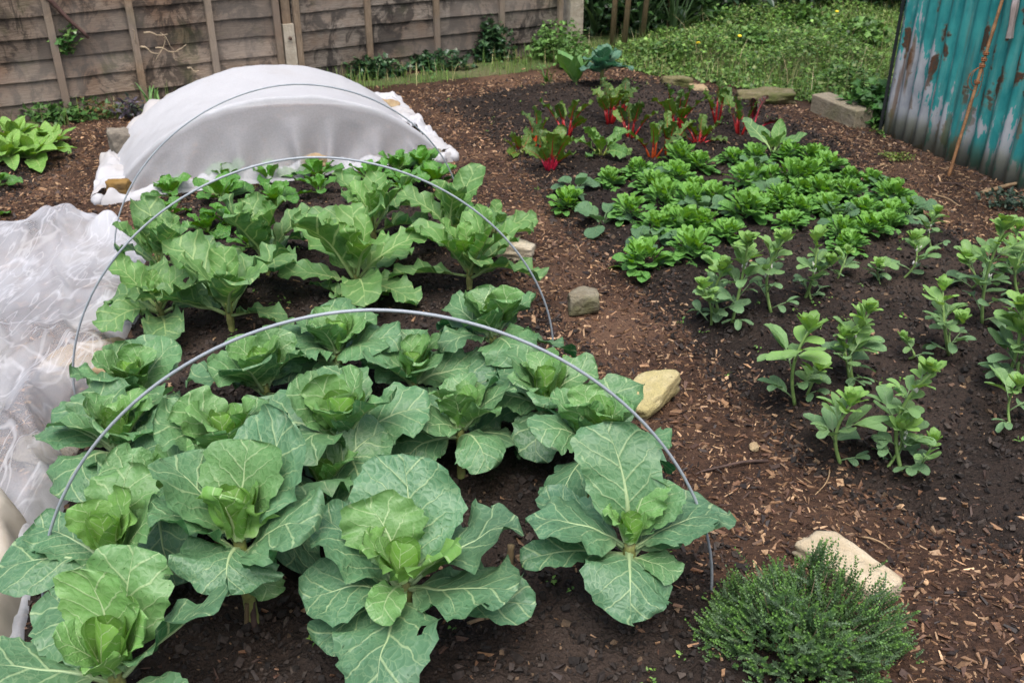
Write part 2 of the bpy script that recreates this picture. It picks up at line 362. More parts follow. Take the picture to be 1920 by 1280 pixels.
# ------------------------------------------------------------------ leaf generator
def profile(kind, t):
    if kind == 'round': w = np.sin(PI * t ** .85) ** .55
    elif kind == 'cabbage': w = (t ** .5) * (1 - t) ** .34 * 1.72
    elif kind == 'tall': w = (t ** .45) * (1 - t) ** .32 * 1.60
    elif kind == 'long': w = np.sin(PI * t ** .8) ** .75
    elif kind == 'spatula': w = (.18 + .82 * np.clip(t / .6, 0, 1) ** 1.3) * np.sqrt(np.clip(1 - (np.clip(t - .55, 0, 1) / .45) ** 2, 0, 1))
    elif kind == 'arrow': w = np.where(t < .12, t / .12, 1) ** .5 * (1 - t) ** .65 * 1.12
    elif kind == 'oval': w = t ** .55 * (1 - t) ** .42 * 1.95
    elif kind == 'strap': w = np.clip(t * 8, .4, 1) * (1 - t) ** .5
    return w
def leaf(L, W, e0=45, bend=40, bp=1.3, cup=.3, ruf=.08, nf=2.5, pet=.12, petw=.05, shape='cabbage', nu=17, nv=26, az=0, base=(0, 0, 0), roll=0, young=0, quilt=.02, lobe=.05, N=6.5, slope=.75, holes=0, seed=None, yaw_bend=0, fold=0, thickpet=True, crinkle=1.0):
    """one leaf as a curved sheet with a real petiole; L length, W half width, angles in degrees"""
    r = np.random.default_rng(seed if seed is not None else rng.integers(1 << 30))
    s = np.linspace(0, 1, nv)
    npet = max(2, int(nv * .18)) if pet > 0.02 else 1
    tb = (1 - np.cos(PI * np.linspace(0, 1, nv - npet))) / 2 * .5 + np.linspace(0, 1, nv - npet) * .5
    v = np.concatenate([np.linspace(0, pet, npet, endpoint=False), pet + (1 - pet) * tb]) if npet > 1 else pet + (1 - pet) * ((1 - np.cos(PI * s)) / 2 * .5 + s * .5)
    if npet == 1: v = v - pet + 0; pet_ = 0.0
    t = np.clip((v - pet) / (1 - pet), 0, 1)
    w = profile(shape, t); w = np.where(v < pet, 0, w)
    w = w * (1 + lobe * 1.2 * (vnoise(v * 7, np.zeros_like(v), int(r.integers(999))) - .5))
    w = w * (1 + lobe * .22 * np.sin(v * 46 + r.random() * 6) + lobe * .35 * (vnoise(v * 24, np.zeros_like(v), int(r.integers(999))) - .5))
    pw = petw * np.clip(1.25 - v * 1.1, .2, 1.25)
    half = np.maximum(w * W, pw * W * (1.0 if pet > .02 else .2) * (v < .98))
    half[-1] = max(half[-1], W * .01)
    ang = np.radians(e0 - bend * v ** bp + 6 * np.sin(v * 5 + r.random() * 6))
    ds = np.diff(v, prepend=v[0]) * L
    am = np.concatenate([[ang[0]], (ang[1:] + ang[:-1]) / 2])
    yb = np.radians(yaw_bend) * v ** 1.5
    mx = np.cumsum(ds * np.cos(am)); mz = np.cumsum(ds * np.sin(am)); my = np.cumsum(ds * np.sin(yb)) 
    u = np.linspace(-1, 1, nu); u = np.sign(u) * np.abs(u) ** .9
    U, Vv = np.meshgrid(u, v); A = ang[:, None]; hw = half[:, None]
    isb = np.clip((Vv - pet) / .12, 0, 1)
    ph = (cup + fold * (1 - Vv)) * isb * (.55 + .6 * (1 - Vv))
    lat = np.abs(U) * hw
    phi = ph * np.abs(U)
    yy = np.sign(U) * np.where(np.abs(ph) > 1e-3, hw * np.sin(phi) / np.where(np.abs(ph) > 1e-3, ph, 1), lat)
    nn = np.where(np.abs(ph) > 1e-3, hw * (1 - np.cos(phi)) / np.where(np.abs(ph) > 1e-3, ph, 1), 0)
    # margin waves, each side its own
    sd = (U > 0)
    p1, p2 = r.random(2) * 6.28; m1, m2 = nf * (.8 + .4 * r.random(2))
    wav = np.where(sd, np.sin(2 * PI * m1 * Vv + p1), np.sin(2 * PI * m2 * Vv + p2)) + .55 * np.where(sd, np.sin(2 * PI * m1 * 2.3 * Vv + p2), np.sin(2 * PI * m2 * 2.1 * Vv + p1))
    edge = np.abs(U) ** 2.2 * isb
    nn = nn + ruf * W * wav * edge
    nn = nn + .12 * crinkle * W * (fbm(U * 1.3 + p1 * 9, Vv * 2.2 + p2 * 9, 4, 2)) * isb
    flatx = U * hw / L
    cc = (Vv - slope * np.abs(flatx) ** .9) * N + .45 * (U > 0)
    dq = np.abs((cc % 1) - .5) * 2
    nn = nn + quilt * W * (dq ** .7) * isb * np.clip(1.0 - np.abs(U) ** 2, 0, 1) * np.clip(np.abs(U) * 5, 0, 1) + quilt * .6 * W * np.clip(np.abs(U) * 6, 0, 1) + .05 * crinkle * W * fbm(U * 3 + p1 * 5, Vv * 6 + p2 * 7, 14, 2) * isb
    # petiole is a channel
    nn = nn + (1 - isb) * -.0 
    cr, sr = math.cos(R(roll)), math.sin(R(roll))
    y2 = yy * cr - nn * sr; n2 = yy * sr + nn * cr
    Px = mx[:, None] - n2 * np.sin(A); Pz = mz[:, None] + n2 * np.cos(A); Py = my[:, None] + y2
    uvx, uvy = flatx, Vv
    a = R(az); ca, sa = math.cos(a), math.sin(a)
    V = np.stack([Px * ca - Py * sa + base[0], Px * sa + Py * ca + base[1], Pz + base[2]], -1)
    F = grid_faces(nu, nv)
    if holes:
        cx = vnoise(U * 3 + p1 * 20, Vv * 9 + p2 * 20, 2).ravel(); key = cx + .22 * np.abs(U.ravel()) ** 3
        thr = np.quantile(key, 1 - holes); bad = (key > thr) & (np.abs(U.ravel()) > .22) & (Vv.ravel() > pet + .1)
        F = F[~(bad[F].sum(1) >= 3)]
    C = np.zeros((nu * nv, 3)); C[:, 0] = np.clip(young + .12 * (1 - Vv.ravel()), 0, 1); C[:, 1] = r.random(); C[:, 2] = (1 - isb.ravel())
    parts = [(V.reshape(-1, 3), F, np.stack([uvx, uvy], -1).reshape(-1, 2), C)]
    if thickpet:   # midrib as a real rib under the blade
        m = nv * 3 // 4; cen = V[:m, nu // 2] ; nrm = np.stack([-np.sin(ang[:m]) * ca, -np.sin(ang[:m]) * sa, np.cos(ang[:m])], 1)
        rad = W * petw * np.clip(1.15 - v[:m] * 1.3, .12, 1.1) * .8
        tv, tf = tube(cen - nrm * rad[:, None] * .55, rad, 6)
        parts.append((tv, tf, np.zeros((len(tv), 2)) + [0, .3], np.tile([young, .5, 1.0], (len(tv), 1))))
    return parts
def leafobj(parts, name, mat, parent):
    mb = MB()
    for p in parts: mb.add(*p)
    return mb.build(name, mat, parent)

# ------------------------------------------------------------------ brassicas
VEIN = (.37, .49, .25)
M_cab = leaf_mat('cabbage_leaf', (.036, .128, .066), (.155, .32, .062), VEIN, N=5.2, slope=.8, wet=.4, under=(.12, .22, .12), trans=.2, spec=.45, rough=.46, veinw=.045, mid=.027, quilt=.45)
M_caul = leaf_mat('cauliflower_leaf', (.040, .132, .056), (.135, .29, .055), (.33, .45, .18), N=6.5, slope=.75, mid=.028, under=(.14, .24, .10), wet=.12, trans=.25)
M_stem = simple_mat('cabbage_stem', (.24, .27, .08), .6, 40, .4, .6, .004, c2=(.15, .15, .05))
def plant_stem(base_h0, base_h1, r0, r1, lean=(0, 0), knobs=5):
    k = np.linspace(0, 1, 14)
    p = np.stack([lean[0] * k ** 1.5, lean[1] * k ** 1.5, base_h0 + (base_h1 - base_h0) * k], 1)
    rad = r0 + (r1 - r0) * k + .12 * r0 * np.sin(k * 2 * PI * knobs) ** 8 * 2
    return tube(p, rad, 10)
def spiral_leaves(n0, spec, seed):
    pass
def cabbage(px, py, hh, s, label, seed, leaves=None, heart=(5, .98), n_mid=6, n_out=8, rot=0, young=0, skip=(), leanx=0, outer_e=(52, 16), hl=.115):
    """px,py is where the heart sits in the picture, hh its height over the soil"""
    p = G(px, py, hh + .05); gz = Hs(p[0], p[1])
    t = empty('cabbage', (p[0] - leanx, p[1], gz), label, 'cabbage', 'spring cabbages growing under the hoops')
    r = random.Random(seed)
    mb = MB(); V, F = plant_stem(-.04, hh - .015, .012 * s + .002, .011 * s + .002, (leanx, 0)); mb.add(V, F); mb.build('stem', M_stem, t)
    top = np.array([leanx, 0, hh])
    mb = MB()
    nh = heart[0]
    for i in range(nh):     # a pale cone of broad wrapped leaves
        hz = (270 + r.uniform(-35, 35), 95, 190, 350, 40, 140)[i % 6]; k = heart[1] * s; q = i / max(1, nh - 1)
        for prt in leaf(L=(hl + .012 * q + r.uniform(-.008, .012)) * k, W=(.047 + .006 * q) * k, e0=97 - 17 * q, bend=-8 + 26 * q + r.uniform(-6, 8), cup=1.35 - .5 * q, ruf=.035, nf=1.4, pet=.02, shape='cabbage', nu=15, nv=18, az=hz, base=top + np.array([math.cos(R(hz)) * .022 * k, math.sin(R(hz)) * .022 * k, -.012]), young=.95 - .3 * q, seed=seed * 91 + i, quilt=.0, lobe=.05, crinkle=.22, roll=r.uniform(-8, 8)): mb.add(*prt)
    mb.build('heart', M_cab, t)
    hand = leaves is not None
    if leaves is None:
        leaves = []
        a = rot + 60
        for i in range(n_mid + n_out):
            a += 137.5
            if i < n_mid:
                q = i / n_mid; L = (.155 + .06 * q) * r.uniform(.9, 1.1); e = 78 - 20 * q + r.uniform(-10, 10); b = 28 + 20 * q + r.uniform(-8, 14); W = L * r.uniform(.36, .45); yg = .55 - .4 * q; c = r.uniform(.45, 1.0)
            else:
                q = (i - n_mid) / max(1, n_out - 1); L = (.235 + .05 * q) * r.uniform(.88, 1.1); e = outer_e[0] + (outer_e[1] - outer_e[0]) * q + r.uniform(-12, 16); b = 46 + 34 * q + r.uniform(-20, 40); W = L * r.uniform(.34, .43); yg = .2 * (1 - q); c = r.uniform(-.6, .9)
            leaves.append((a + r.uniform(-12, 12), L, e, b, W, yg, c))
    m = len(leaves)
    if not hand: s *= .97
    for i, lf in enumerate(leaves):
        a, L, e, b, W, yg, c = lf[:7]; L, W = (L * .93, W * .84) if hand else (L, W); ex = lf[7] if len(lf) > 7 else {}
        if i in skip: continue
        z = hh * (1 - .28 * i / m) - .004
        d = math.cos(R(a)), math.sin(R(a))
        kw = dict(L=L * s, W=W * s, e0=e, bend=b, cup=c, ruf=r.uniform(.06, .19), nf=r.uniform(1.5, 3.4), pet=r.uniform(.06, .14), petw=.075, az=a, base=(leanx * z / hh + d[0] * .012, d[1] * .012, z), roll=r.uniform(-18, 18) if hand else r.uniform(-32, 32), young=yg, lobe=.2, holes=r.choice([0, 0, .012, .02, .03]), seed=seed * 131 + i, nu=19, nv=28, N=5.2, slope=.8, quilt=.02, shape='cabbage', yaw_bend=r.uniform(-34, 34))
        kw.update(ex)
        leafobj(leaf(**kw), 'leaf', M_cab, t)
    return t
# leaf tuples: azimuth (0 right, 90 away, 270 towards the viewer), length, elevation, droop, half width, youth, cup
cabbage(205, 1225, .20, 1.0, 'near left corner cabbage with a leaf drooping over the old fleece', 1, leaves=[
    (95, .20, 82, 22, .085, .55, .5), (20, .14, 70, 30, .06, .6, .8), (200, .14, 70, 30, .06, .5, .7), (300, .12, 66, 20, .05, .7, .6),
    (80, .25, 62, 20, .10, .38, .15), (12, .27, 40, 20, .105, .05, .35, dict(roll=-22)), (140, .27, 48, 75, .10, .08, -.5), (188, .27, 30, 50, .095, .1, .2), (250, .2, 35, 40, .08, .1, .3), (320, .22, 22, 45, .09, .05, .2)], n_mid=4)
cabbage(445, 992, .25, 1.0, 'tall cabbage on a bare yellow stem, one leaf folded forward over its heart', 2, leaves=[
    (78, .21, 72, 20, .125, .38, .4), (266, .14, 84, 10, .10, .8, .45, dict(lobe=.4, ruf=.16)), (40, .29, 64, 22, .125, .05, .25, dict(holes=0, roll=10)), (148, .25, 62, 30, .12, .16, .4), (268, .165, 52, 118, .135, .05, -.15, dict(bp=1.0, shape='round')),
    (195, .22, 58, 45, .115, .15, .5), (340, .23, 50, 45, .12, .10, .4), (310, .12, -20, 30, .05, .35, .2), (100, .24, 40, 40, .11, .0, .2)])
cabbage(757, 1080, .19, 1.05, 'wide open cabbage with a broad upright back leaf, centre front of the bed', 3, leaves=[
    (118, .165, 62, 38, .10, .5, .3, dict(ruf=.2, lobe=.3)), (335, .17, 56, 14, .10, .85, .35, dict(lobe=.3)), (190, .14, 70, 26, .075, .7, .6), (250, .15, 38, 70, .045, .45, .3),
    (83, .265, 56, 20, .135, .05, .25, dict(holes=0, roll=0, shape='cabbage', lobe=.16)), (18, .27, 40, 35, .12, .02, .15, dict(roll=-16)), (336, .23, 26, 40, .115, .03, .1, dict(roll=-8)), (262, .265, 12, 42, .125, .02, -.15, dict(holes=.03, pet=.16)), (160, .24, 46, 42, .11, .04, .2), (196, .21, 26, 40, .10, .02, .2), (352, .27, 4, 12, .07, .0, .5), (215, .2, 10, 40, .08, 0, .2)], heart=(3, .8), n_mid=4)
cabbage(1182, 1000, .20, .98, 'cabbage with one tall leaf standing up behind its small heart, right front of the bed', 4, leaves=[
    (60, .15, 74, 20, .075, .5, .35), (200, .10, 70, 20, .055, .6, .7), (95, .285, 68, 18, .115, .10, .25, dict(holes=0)), (50, .17, 60, 16, .085, .2, .2), (172, .25, 40, 50, .125, .02, .05, dict(shape='round', roll=12)), (8, .22, 34, 40, .11, .02, .1, dict(roll=-12)),
    (262, .21, 20, 78, .125, .02, -.4, dict(shape='round')), (150, .26, 28, 40, .08, .0, .5), (190, .26, 12, 15, .06, 0, .2, dict(holes=.03)), (320, .13, 20, 40, .06, .2, .3), (30, .26, 40, 50, .1, .0, .2)], heart=(4, .62))
cabbage(205, 1030, .21, .88, 'bright yellow-green cabbage beside the fleece, its left leaf drooping', 5, leaves=[
    (60, .17, 72, 16, .08, .75, .4), (130, .15, 74, 22, .075, .7, .5), (10, .2, 56, 20, .09, .35, .3), (90, .24, 58, 30, .1, .45, .4), (188, .27, 30, 60, .11, .03, -.25), (160, .24, 40, 50, .1, .05, .3), (290, .16, 30, 60, .08, .3, .2), (330, .17, 36, 50, .07, .2, .3)])
cabbage(422, 838, .2, .95, 'cabbage with a pale pointed heart, right behind the tall stemmed one', 6, rot=40, n_out=6)
cabbage(217, 820, .15, .86, 'round-hearted cabbage in the middle of the left edge of the bed', 7, rot=250, n_mid=6, n_out=7)
cabbage(245, 725, .16, .82, 'cabbage with a pointed pale heart beside the left foot of the second hoop', 8, rot=100)
cabbage(492, 700, .17, .92, 'cabbage with a half closed heart just behind the top left of the near hoop', 9, rot=190, n_out=6)
cabbage(640, 800, .22, 1.02, 'largest cabbage in the middle of the bed, its leaves splayed wide', 10, rot=300, n_mid=5, n_out=6)
cabbage(632, 648, .18, .86, 'cabbage with a tight pale heart under the crown of the near hoop', 12, rot=10)
cabbage(775, 700, .13, .78, 'small frilly-hearted cabbage with rain drops on its flat left leaf', 13, rot=150, n_out=6)
cabbage(862, 792, .17, .82, 'cabbage with strongly rolled leaves left of the soil gap', 14, rot=80, n_out=7)
cabbage(925, 622, .18, .88, 'cabbage under the right arm of the near hoop beside the bark path', 15, rot=220, n_out=7)
cabbage(1022, 742, .17, .84, 'cabbage with a smooth pale green cup, second along the right edge', 16, rot=340)
cabbage(1110, 822, .19, .86, 'cabbage leaning on the near hoop next to the yellow stone', 17, rot=120, n_out=6)
cabbage(300, 920, .15, .86, 'blue-green cabbage with a folded dark leaf behind the tall stemmed one', 18, rot=60, n_mid=3, n_out=6, heart=(3, .8))
cabbage(610, 905, .14, .85, 'low cabbage half hidden behind the wide open centre one', 19, rot=20, n_mid=3, n_out=6, heart=(3, .7))

def caul(px, py, hh, s, label, seed, n=11, rot=0, el=(88, 50), wr=.25, yg=(.6, .03), stem=.10, light=0):
    p = G(px, py, hh); gz = Hs(p[0], p[1])
    t = empty('cauliflower_plant', (p[0], p[1], gz), label, 'cauliflower plant', 'young cauliflowers behind the cabbages')
    r = random.Random(seed)
    mb = MB(); V, F = plant_stem(-.04, stem, .011, .012); mb.add(V, F); mb.build('stem', M_stem, t)
    a = rot; n = n + 2 if n > 6 else n
    for i in range(n):
        q = i / (n - 1); a += 137.5
        L = (.15 + .15 * min(1, q * 1.8)) * s * r.uniform(.88, 1.12); low = i >= n - 3 and n > 6
        leafobj(leaf(L=L, W=L * wr * r.uniform(.85, 1.15), e0=(28 if low else el[0] + (el[1] - el[0]) * q) + r.uniform(-8, 8), bend=8 + 45 * q + r.uniform(-15, 35), cup=r.uniform(.5, 1.35), ruf=r.uniform(.12, .26), nf=r.uniform(2.6, 4.6), pet=r.uniform(.12, .2), petw=.085, shape='tall', az=a + r.uniform(-14, 14), base=(math.cos(R(a)) * .01, math.sin(R(a)) * .01, stem * (1 - .5 * q)), roll=r.uniform(-25, 25), young=yg[0] + (yg[1] - yg[0]) * q, lobe=.10, seed=seed * 77 + i, holes=r.choice([0, 0, .01, .02]), nu=15, nv=24, N=9, slope=.75, quilt=.015, yaw_bend=r.uniform(-25, 25)), 'leaf', M_caul, t)
    return t
caul(302, 590, .10, .82, 'cauliflower on a bare yellow stem at the left edge of the bed', 31, n=8, el=(72, 20), wr=.28, stem=.11)
caul(432, 600, .10, .98, 'cauliflower with long arching leaves beside the bare stemmed one', 32, n=9, rot=40, el=(80, 28), wr=.28)
caul(300, 500, .10, .80, 'small cauliflower by the left arm of the second hoop', 33, n=9, rot=90, wr=.28)
caul(500, 490, .10, .98, 'cauliflower with dark flat leaves in the middle left of its row', 34, n=10, rot=10, wr=.28)
caul(668, 530, .10, 1.05, 'tall cauliflower with a frilly pale base, centre of its row', 35, n=13, rot=70, el=(88, 32), yg=(.85, .2))
caul(880, 520, .10, 1.0, 'tall bright green cauliflower nearest the pale flat stone', 36, n=12, rot=200, el=(88, 42), yg=(.7, .25))
caul(700, 432, .10, .95, 'cauliflower with one light leaf bent double, back of the bed', 37, n=10, rot=130, yg=(.7, .12), el=(86, 42))
caul(845, 440, .10, .95, 'upright cauliflower at the back right of the bed', 38, n=9, rot=300, yg=(.6, .12), el=(88, 45))
caul(926, 440, .08, .70, 'small cauliflower touching the second hoop above the pale flat stone', 39, n=7, rot=30, yg=(.6, .2), el=(75, 30))
caul(655, 585, .03, .62, 'stunted ragged cauliflower lying below the frilly-based one', 40, n=5, rot=95, yg=(.2, .05), el=(35, 5), stem=.05)

# ------------------------------------------------------------------ spinach, chard, lettuce
M_spin = leaf_mat('spinach_leaf', (.035, .14, .022), (.10, .28, .035), (.16, .28, .07), N=7, slope=.8, quilt=.9, net=.5, rough=.34, under=(.07, .17, .05), netscale=8, trans=.22)
M_pale = leaf_mat('primrose_leaf', (.11, .25, .045), (.20, .36, .07), (.30, .42, .14), N=9, slope=.6, quilt=.8, net=.6, rough=.5, netscale=14)
def rosette(name, cat, px, py, s, label, group, mat, seed, n=9, L=.11, wr=.34, el=(78, 22), pet=.3, shape='long', bend=(20, 60), ruf=.16, cup=(.3, .8), z0=.0, young=(.7, .1), pname='leaf', nu=9, nv=14, base=None):
    p = on(px, py) if base is None else base
    t = empty(name, p, label, cat, group)
    r = random.Random(seed); a = seed * 50
    for i in range(n):
        q = i / (n - 1); a += 137.5
        l = L * (.72 + .4 * q) * s * r.uniform(.85, 1.15)
        leafobj(leaf(L=l, W=l * wr * r.uniform(.85, 1.15), e0=el[0] + (el[1] - el[0]) * q + r.uniform(-9, 9), bend=bend[0] + (bend[1] - bend[0]) * q + r.uniform(-15, 15), cup=r.uniform(*cup), ruf=ruf, nf=r.uniform(1.5, 3), pet=pet, petw=.10, shape=shape, az=a + r.uniform(-20, 20), base=(math.cos(R(a)) * .006, math.sin(R(a)) * .006, z0 + .012), roll=r.uniform(-20, 20), young=young[0] + (young[1] - young[0]) * q, seed=seed * 57 + i, nu=nu, nv=nv, quilt=.05, N=7, slope=.8, yaw_bend=r.uniform(-20, 20)), pname, mat, t)
    return t
SP = [(322, 372, 1.0, 'upright spinach at the back left, first under the fleece tent'), (316, 412, .85, 'small spinach left of the bed between the two far hoops'), (425, 350, 1.0, 'spinach standing against the hem of the fleece tent'), (418, 378, 1.15, 'bushy spinach under the left arm of the second hoop'),
      (508, 345, 1.0, 'dark spinach with curled leaves just left of the hoop crown'), (518, 392, 1.1, 'pale green star-shaped spinach in bare soil'), (598, 338, 1.0, 'spinach in front of the tan stone on the fleece tent'), (600, 365, .9, 'small pointed-leaved spinach in the middle of the back row'),
      (432, 430, 1.0, 'low spinach behind the dark-leaved cauliflower'), (390, 440, .9, 'glossy spinach left of the low one'), (700, 345, 1.05, 'dark spinach right of centre below the fleece hem'), (745, 325, 1.0, 'spinach with one leaf standing straight up near the hem'),
      (790, 320, 1.15, 'spinach beside the flat grey stone at the right corner of the tent'), (815, 352, 1.25, 'large spinach leaning to the right edge of the bed'), (760, 362, 1.0, 'spinach crowded between its larger right hand neighbours'), (470, 468, .85, 'spinach with fine leaves left of the dark-leaved cauliflower'), (850, 388, .9, 'small spinach beside the right foot of the farthest hoop')]
for k, (px, py, s, lab) in enumerate(SP):
    rosette('spinach_plant', 'spinach', px, py, s * .86, lab, 'spinach plants at the back of the bed', M_spin, 200 + k, n=10, L=.155, wr=.28, pet=.28, el=(84, 30), cup=(.5, 1.1), shape='tall')
FG = [(15, 300, 1.0, 'pale green leafy clump cut by the left edge of the photo'), (60, 300, 1.25, 'big pale leaf rosette in the far left bed'), (95, 275, 1.0, 'pale leaf rosette nearest the fence at far left'), (30, 268, 1.1, 'pale leaf rosette behind the big one at far left')]
for k, (px, py, s, lab) in enumerate(FG):
    rosette('primrose_plant', 'leafy plant', px, py, s, lab, 'pale leafy plants at far left', M_pale, 230 + k, n=15, L=.17, wr=.24, pet=.12, el=(75, 12), bend=(15, 50), ruf=.08)
rosette('spinach_plant', 'spinach', -2, 352, .8, 'dark green spinach cut by the left edge of the photo', None, M_spin, 240, n=8, L=.13)
rosette('spinach_plant', 'spinach', -6, 412, .7, 'tiny green seedling at the left edge beyond the net', None, M_spin, 241, n=7, L=.10)

M_chard = leaf_mat('chard_leaf', (.040, .115, .026), (.15, .26, .04), (.17, .15, .05), N=7, slope=.8, quilt=1.2, net=.5, rough=.36, midcol=(.34, .03, .025), under=(.08, .13, .05), netscale=9, veinw=.05, mid=.02)
M_chardd = leaf_mat('dark_chard_leaf', (.035, .03, .018), (.07, .05, .02), (.25, .03, .03), N=7, slope=.8, quilt=1.2, net=.5, rough=.34, midcol=(.38, .02, .04), under=(.07, .035, .03), netscale=9)
M_redstalk = simple_mat('red_chard_stalk', (.40, .018, .020), .35, 60, .35, .2, .002, spec=.5)
M_orangestalk = simple_mat('orange_chard_stalk', (.46, .07, .015), .35, 60, .3, .2, .002)
M_greenstalk = simple_mat('green_chard_stalk', (.28, .33, .08), .4, 60, .3, .2, .002)
M_pinkstalk = simple_mat('pink_chard_stalk', (.42, .015, .045), .35, 60, .35, .2, .002)
M_chardg = leaf_mat('green_chard_leaf', (.045, .14, .035), (.15, .28, .04), (.25, .36, .12), N=7, slope=.8, quilt=1.2, net=.5, rough=.36, netscale=9)
def chard(bx, by, s, label, seed, stalk=None, n=8, lm=None, el=(88, 55), stl=.5, droop=(0, 40), wr=.25):
    s *= 1.12; p = on(bx, by); t = empty('chard_plant', p, label, 'chard', 'rainbow chard plants at the top of the right bed')
    r = random.Random(seed); a = seed * 61; stalk = stalk or M_redstalk
    n = max(4, n - 1)
    for i in range(n):
        q = i / max(1, n - 1); a += 137.5
        e = el[0] + (el[1] - el[0]) * q + r.uniform(-6, 6); sl = .075 * s * r.uniform(.7, 1.25) * stl * 2; az = a + r.uniform(-20, 20)
        d = np.array([math.cos(R(az)), math.sin(R(az))]); l = .115 * s * r.uniform(.75, 1.15)
        b0 = np.array([*(d * .014), -.01]); b1 = b0 + np.array([*(d * sl * math.cos(R(e))), sl * math.sin(R(e)) + .01])
        lo = leafobj(leaf(L=l, W=l * wr * r.uniform(.85, 1.2), e0=e - 3, bend=r.uniform(*droop) + 20 * q, cup=r.uniform(.4, 1.1), ruf=.34, nf=r.uniform(2.5, 5), pet=.06, petw=.11, shape='tall', az=az, base=b1, roll=r.uniform(-40, 40), young=r.uniform(0, .55), seed=seed * 37 + i, nu=9, nv=14, quilt=.08, N=7, slope=.8), 'leaf', lm or M_chard, t)
        V, F = tube([b0 + (b1 - b0) * k for k in (0, .3, .7, 1.05)], np.array([.0065, .0055, .0045, .003]) * s, 7)
        MB().add(V, F).build('stalk', stalk, lo)
    return t
chard(1032, 318, 1.1, 'squat chard with a fan of magenta stalks, nearest the bark path', 301, M_pinkstalk, n=11, stl=.38)
chard(1008, 280, 1.15, 'chard with two big yellow-green leaves on orange-red stalks', 302, M_orangestalk, n=5, droop=(20, 50), stl=.55)
chard(975, 288, .85, 'small curly green chard at the left end of the chard', 303, M_greenstalk, n=7, el=(70, 25), stl=.2)
chard(1062, 256, 1.15, 'red-stalked chard with a dark leaf on its left, left of centre', 304, n=7)
chard(1143, 232, 1.15, 'tall red-stalked chard in the back row below the blue-green cabbage', 305, n=9, stl=.55)
chard(1168, 208, .9, 'small chard with lime leaves behind the tall back row one', 306, n=6)
chard(1182, 258, 1.0, 'yellowing chard with red stalks behind the low green one', 307, n=7)
chard(1128, 288, 1.05, 'low broad chard with green leaves and hardly any red', 308, M_greenstalk, n=11, lm=M_chardg, el=(72, 20), stl=.18)
chard(1224, 296, 1.1, 'chard on bright orange stalks with a lime green leaf', 309, M_orangestalk, n=4, droop=(10, 35))
chard(1250, 290, 1.1, 'narrow chard on orange stalks just right of the lime-leaved one', 310, M_orangestalk, n=4, droop=(10, 30))
chard(1268, 242, 1.15, 'dense dark green chard on deep red stalks', 311, n=9, stl=.5, lm=M_chard)
chard(1310, 268, 1.0, 'low mixed green and red chard in the middle of the row', 312, n=9, el=(78, 25), stl=.3)
chard(1346, 234, 1.1, 'slender chard with an upright round leaf on red stalks', 313, n=4, stl=.6, droop=(0, 20))
chard(1386, 252, 1.1, 'slender scarlet-stalked chard beside the purple one', 314, n=4, stl=.6, droop=(0, 20))
chard(1408, 246, 1.05, 'purple-leaved chard at the right end of the chard', 315, M_pinkstalk, n=6, lm=M_chardd, el=(80, 30))
rosette('beet_plant', 'leaf beet', 1450, 292, 1.0, 'single leaf beet with one long light green leaf standing tall', None, M_caul, 320, n=5, L=.22, wr=.22, pet=.25, el=(70, 40), bend=(10, 30))

M_lett = leaf_mat('lambs_lettuce_leaf', (.085, .23, .055), (.17, .35, .07), (.2, .4, .1), N=5, slope=.6, quilt=.35, net=.25, rough=.36, netscale=8, under=(.10, .25, .07), trans=.28, spec=.22)
def lettuce_mesh(seed, n=80):
    r = random.Random(seed); mb = MB(); a = seed * 30
    for i in range(n):
        q = i / (n - 1); a += 137.5 + r.uniform(-10, 10)
        l = (.026 + .040 * q ** .7) * r.uniform(.85, 1.15)
        z = .072 * (1 - q) ** .8 + .004
        o = .004 + .018 * q
        off = (math.cos(seed + i % 4 * 1.57) * .024, math.sin(seed + i % 4 * 1.57) * .024)
        for prt in leaf(L=l, W=l * .27 * r.uniform(.85, 1.2), e0=80 - 62 * q + r.uniform(-10, 10), bend=15 + 38 * q, cup=r.uniform(.2, .8), ruf=.08, nf=1.5, pet=0.0, petw=.3, shape='spatula', az=a, base=(math.cos(R(a)) * o + off[0], math.sin(R(a)) * o + off[1], z), roll=r.uniform(-18, 18), young=.85 * (1 - q) + r.uniform(0, .2), seed=seed * 177 + i, nu=5, nv=10, quilt=.02, thickpet=False): mb.add(*prt)
    return mb
lproto = [lettuce_mesh(400 + k).build('lambs_lettuce', M_lett) for k in range(7)]
LET = [  # rows from the back of the patch to the front, each left to right
 ('back row', [(1275, 312, 1.0), (1307, 322, 1.1), (1372, 308, .9), (1415, 303, 1.1), (1480, 303, 1.05), (1522, 312, .95), (1548, 325, 1.0)]),
 ('second row', [(1145, 352, 1.05), (1197, 332, 1.0), (1242, 328, .8), (1268, 345, 1.0), (1402, 352, 1.05), (1442, 350, 1.0), (1482, 348, 1.0), (1512, 345, 1.0), (1590, 342, .95), (1632, 352, 1.0)]),
 ('third row', [(1222, 362, 1.0), (1302, 365, .95), (1340, 385, 1.0), (1465, 392, 1.05), (1505, 372, .95), (1538, 378, 1.05), (1590, 378, 1.0), (1665, 385, 1.1)]),
 ('fourth row', [(1065, 398, 1.1), (1182, 410, 1.05), (1245, 388, 1.05), (1295, 392, .95), (1394, 412, 1.2), (1430, 398, .8), (1500, 408, 1.0), (1552, 402, 1.0), (1618, 412, 1.1), (1672, 412, 1.1), (1697, 398, .8)]),
 ('fifth row', [(1228, 440, 1.05), (1258, 418, 1.0), (1282, 438, 1.1), (1318, 432, 1.0), (1480, 428, .9), (1575, 450, 1.0), (1628, 442, 1.05), (1664, 432, .9)]),
 ('front row', [(1205, 512, 1.4), (1300, 490, 1.3), (1365, 452, .9), (1590, 475, 1.0)])]
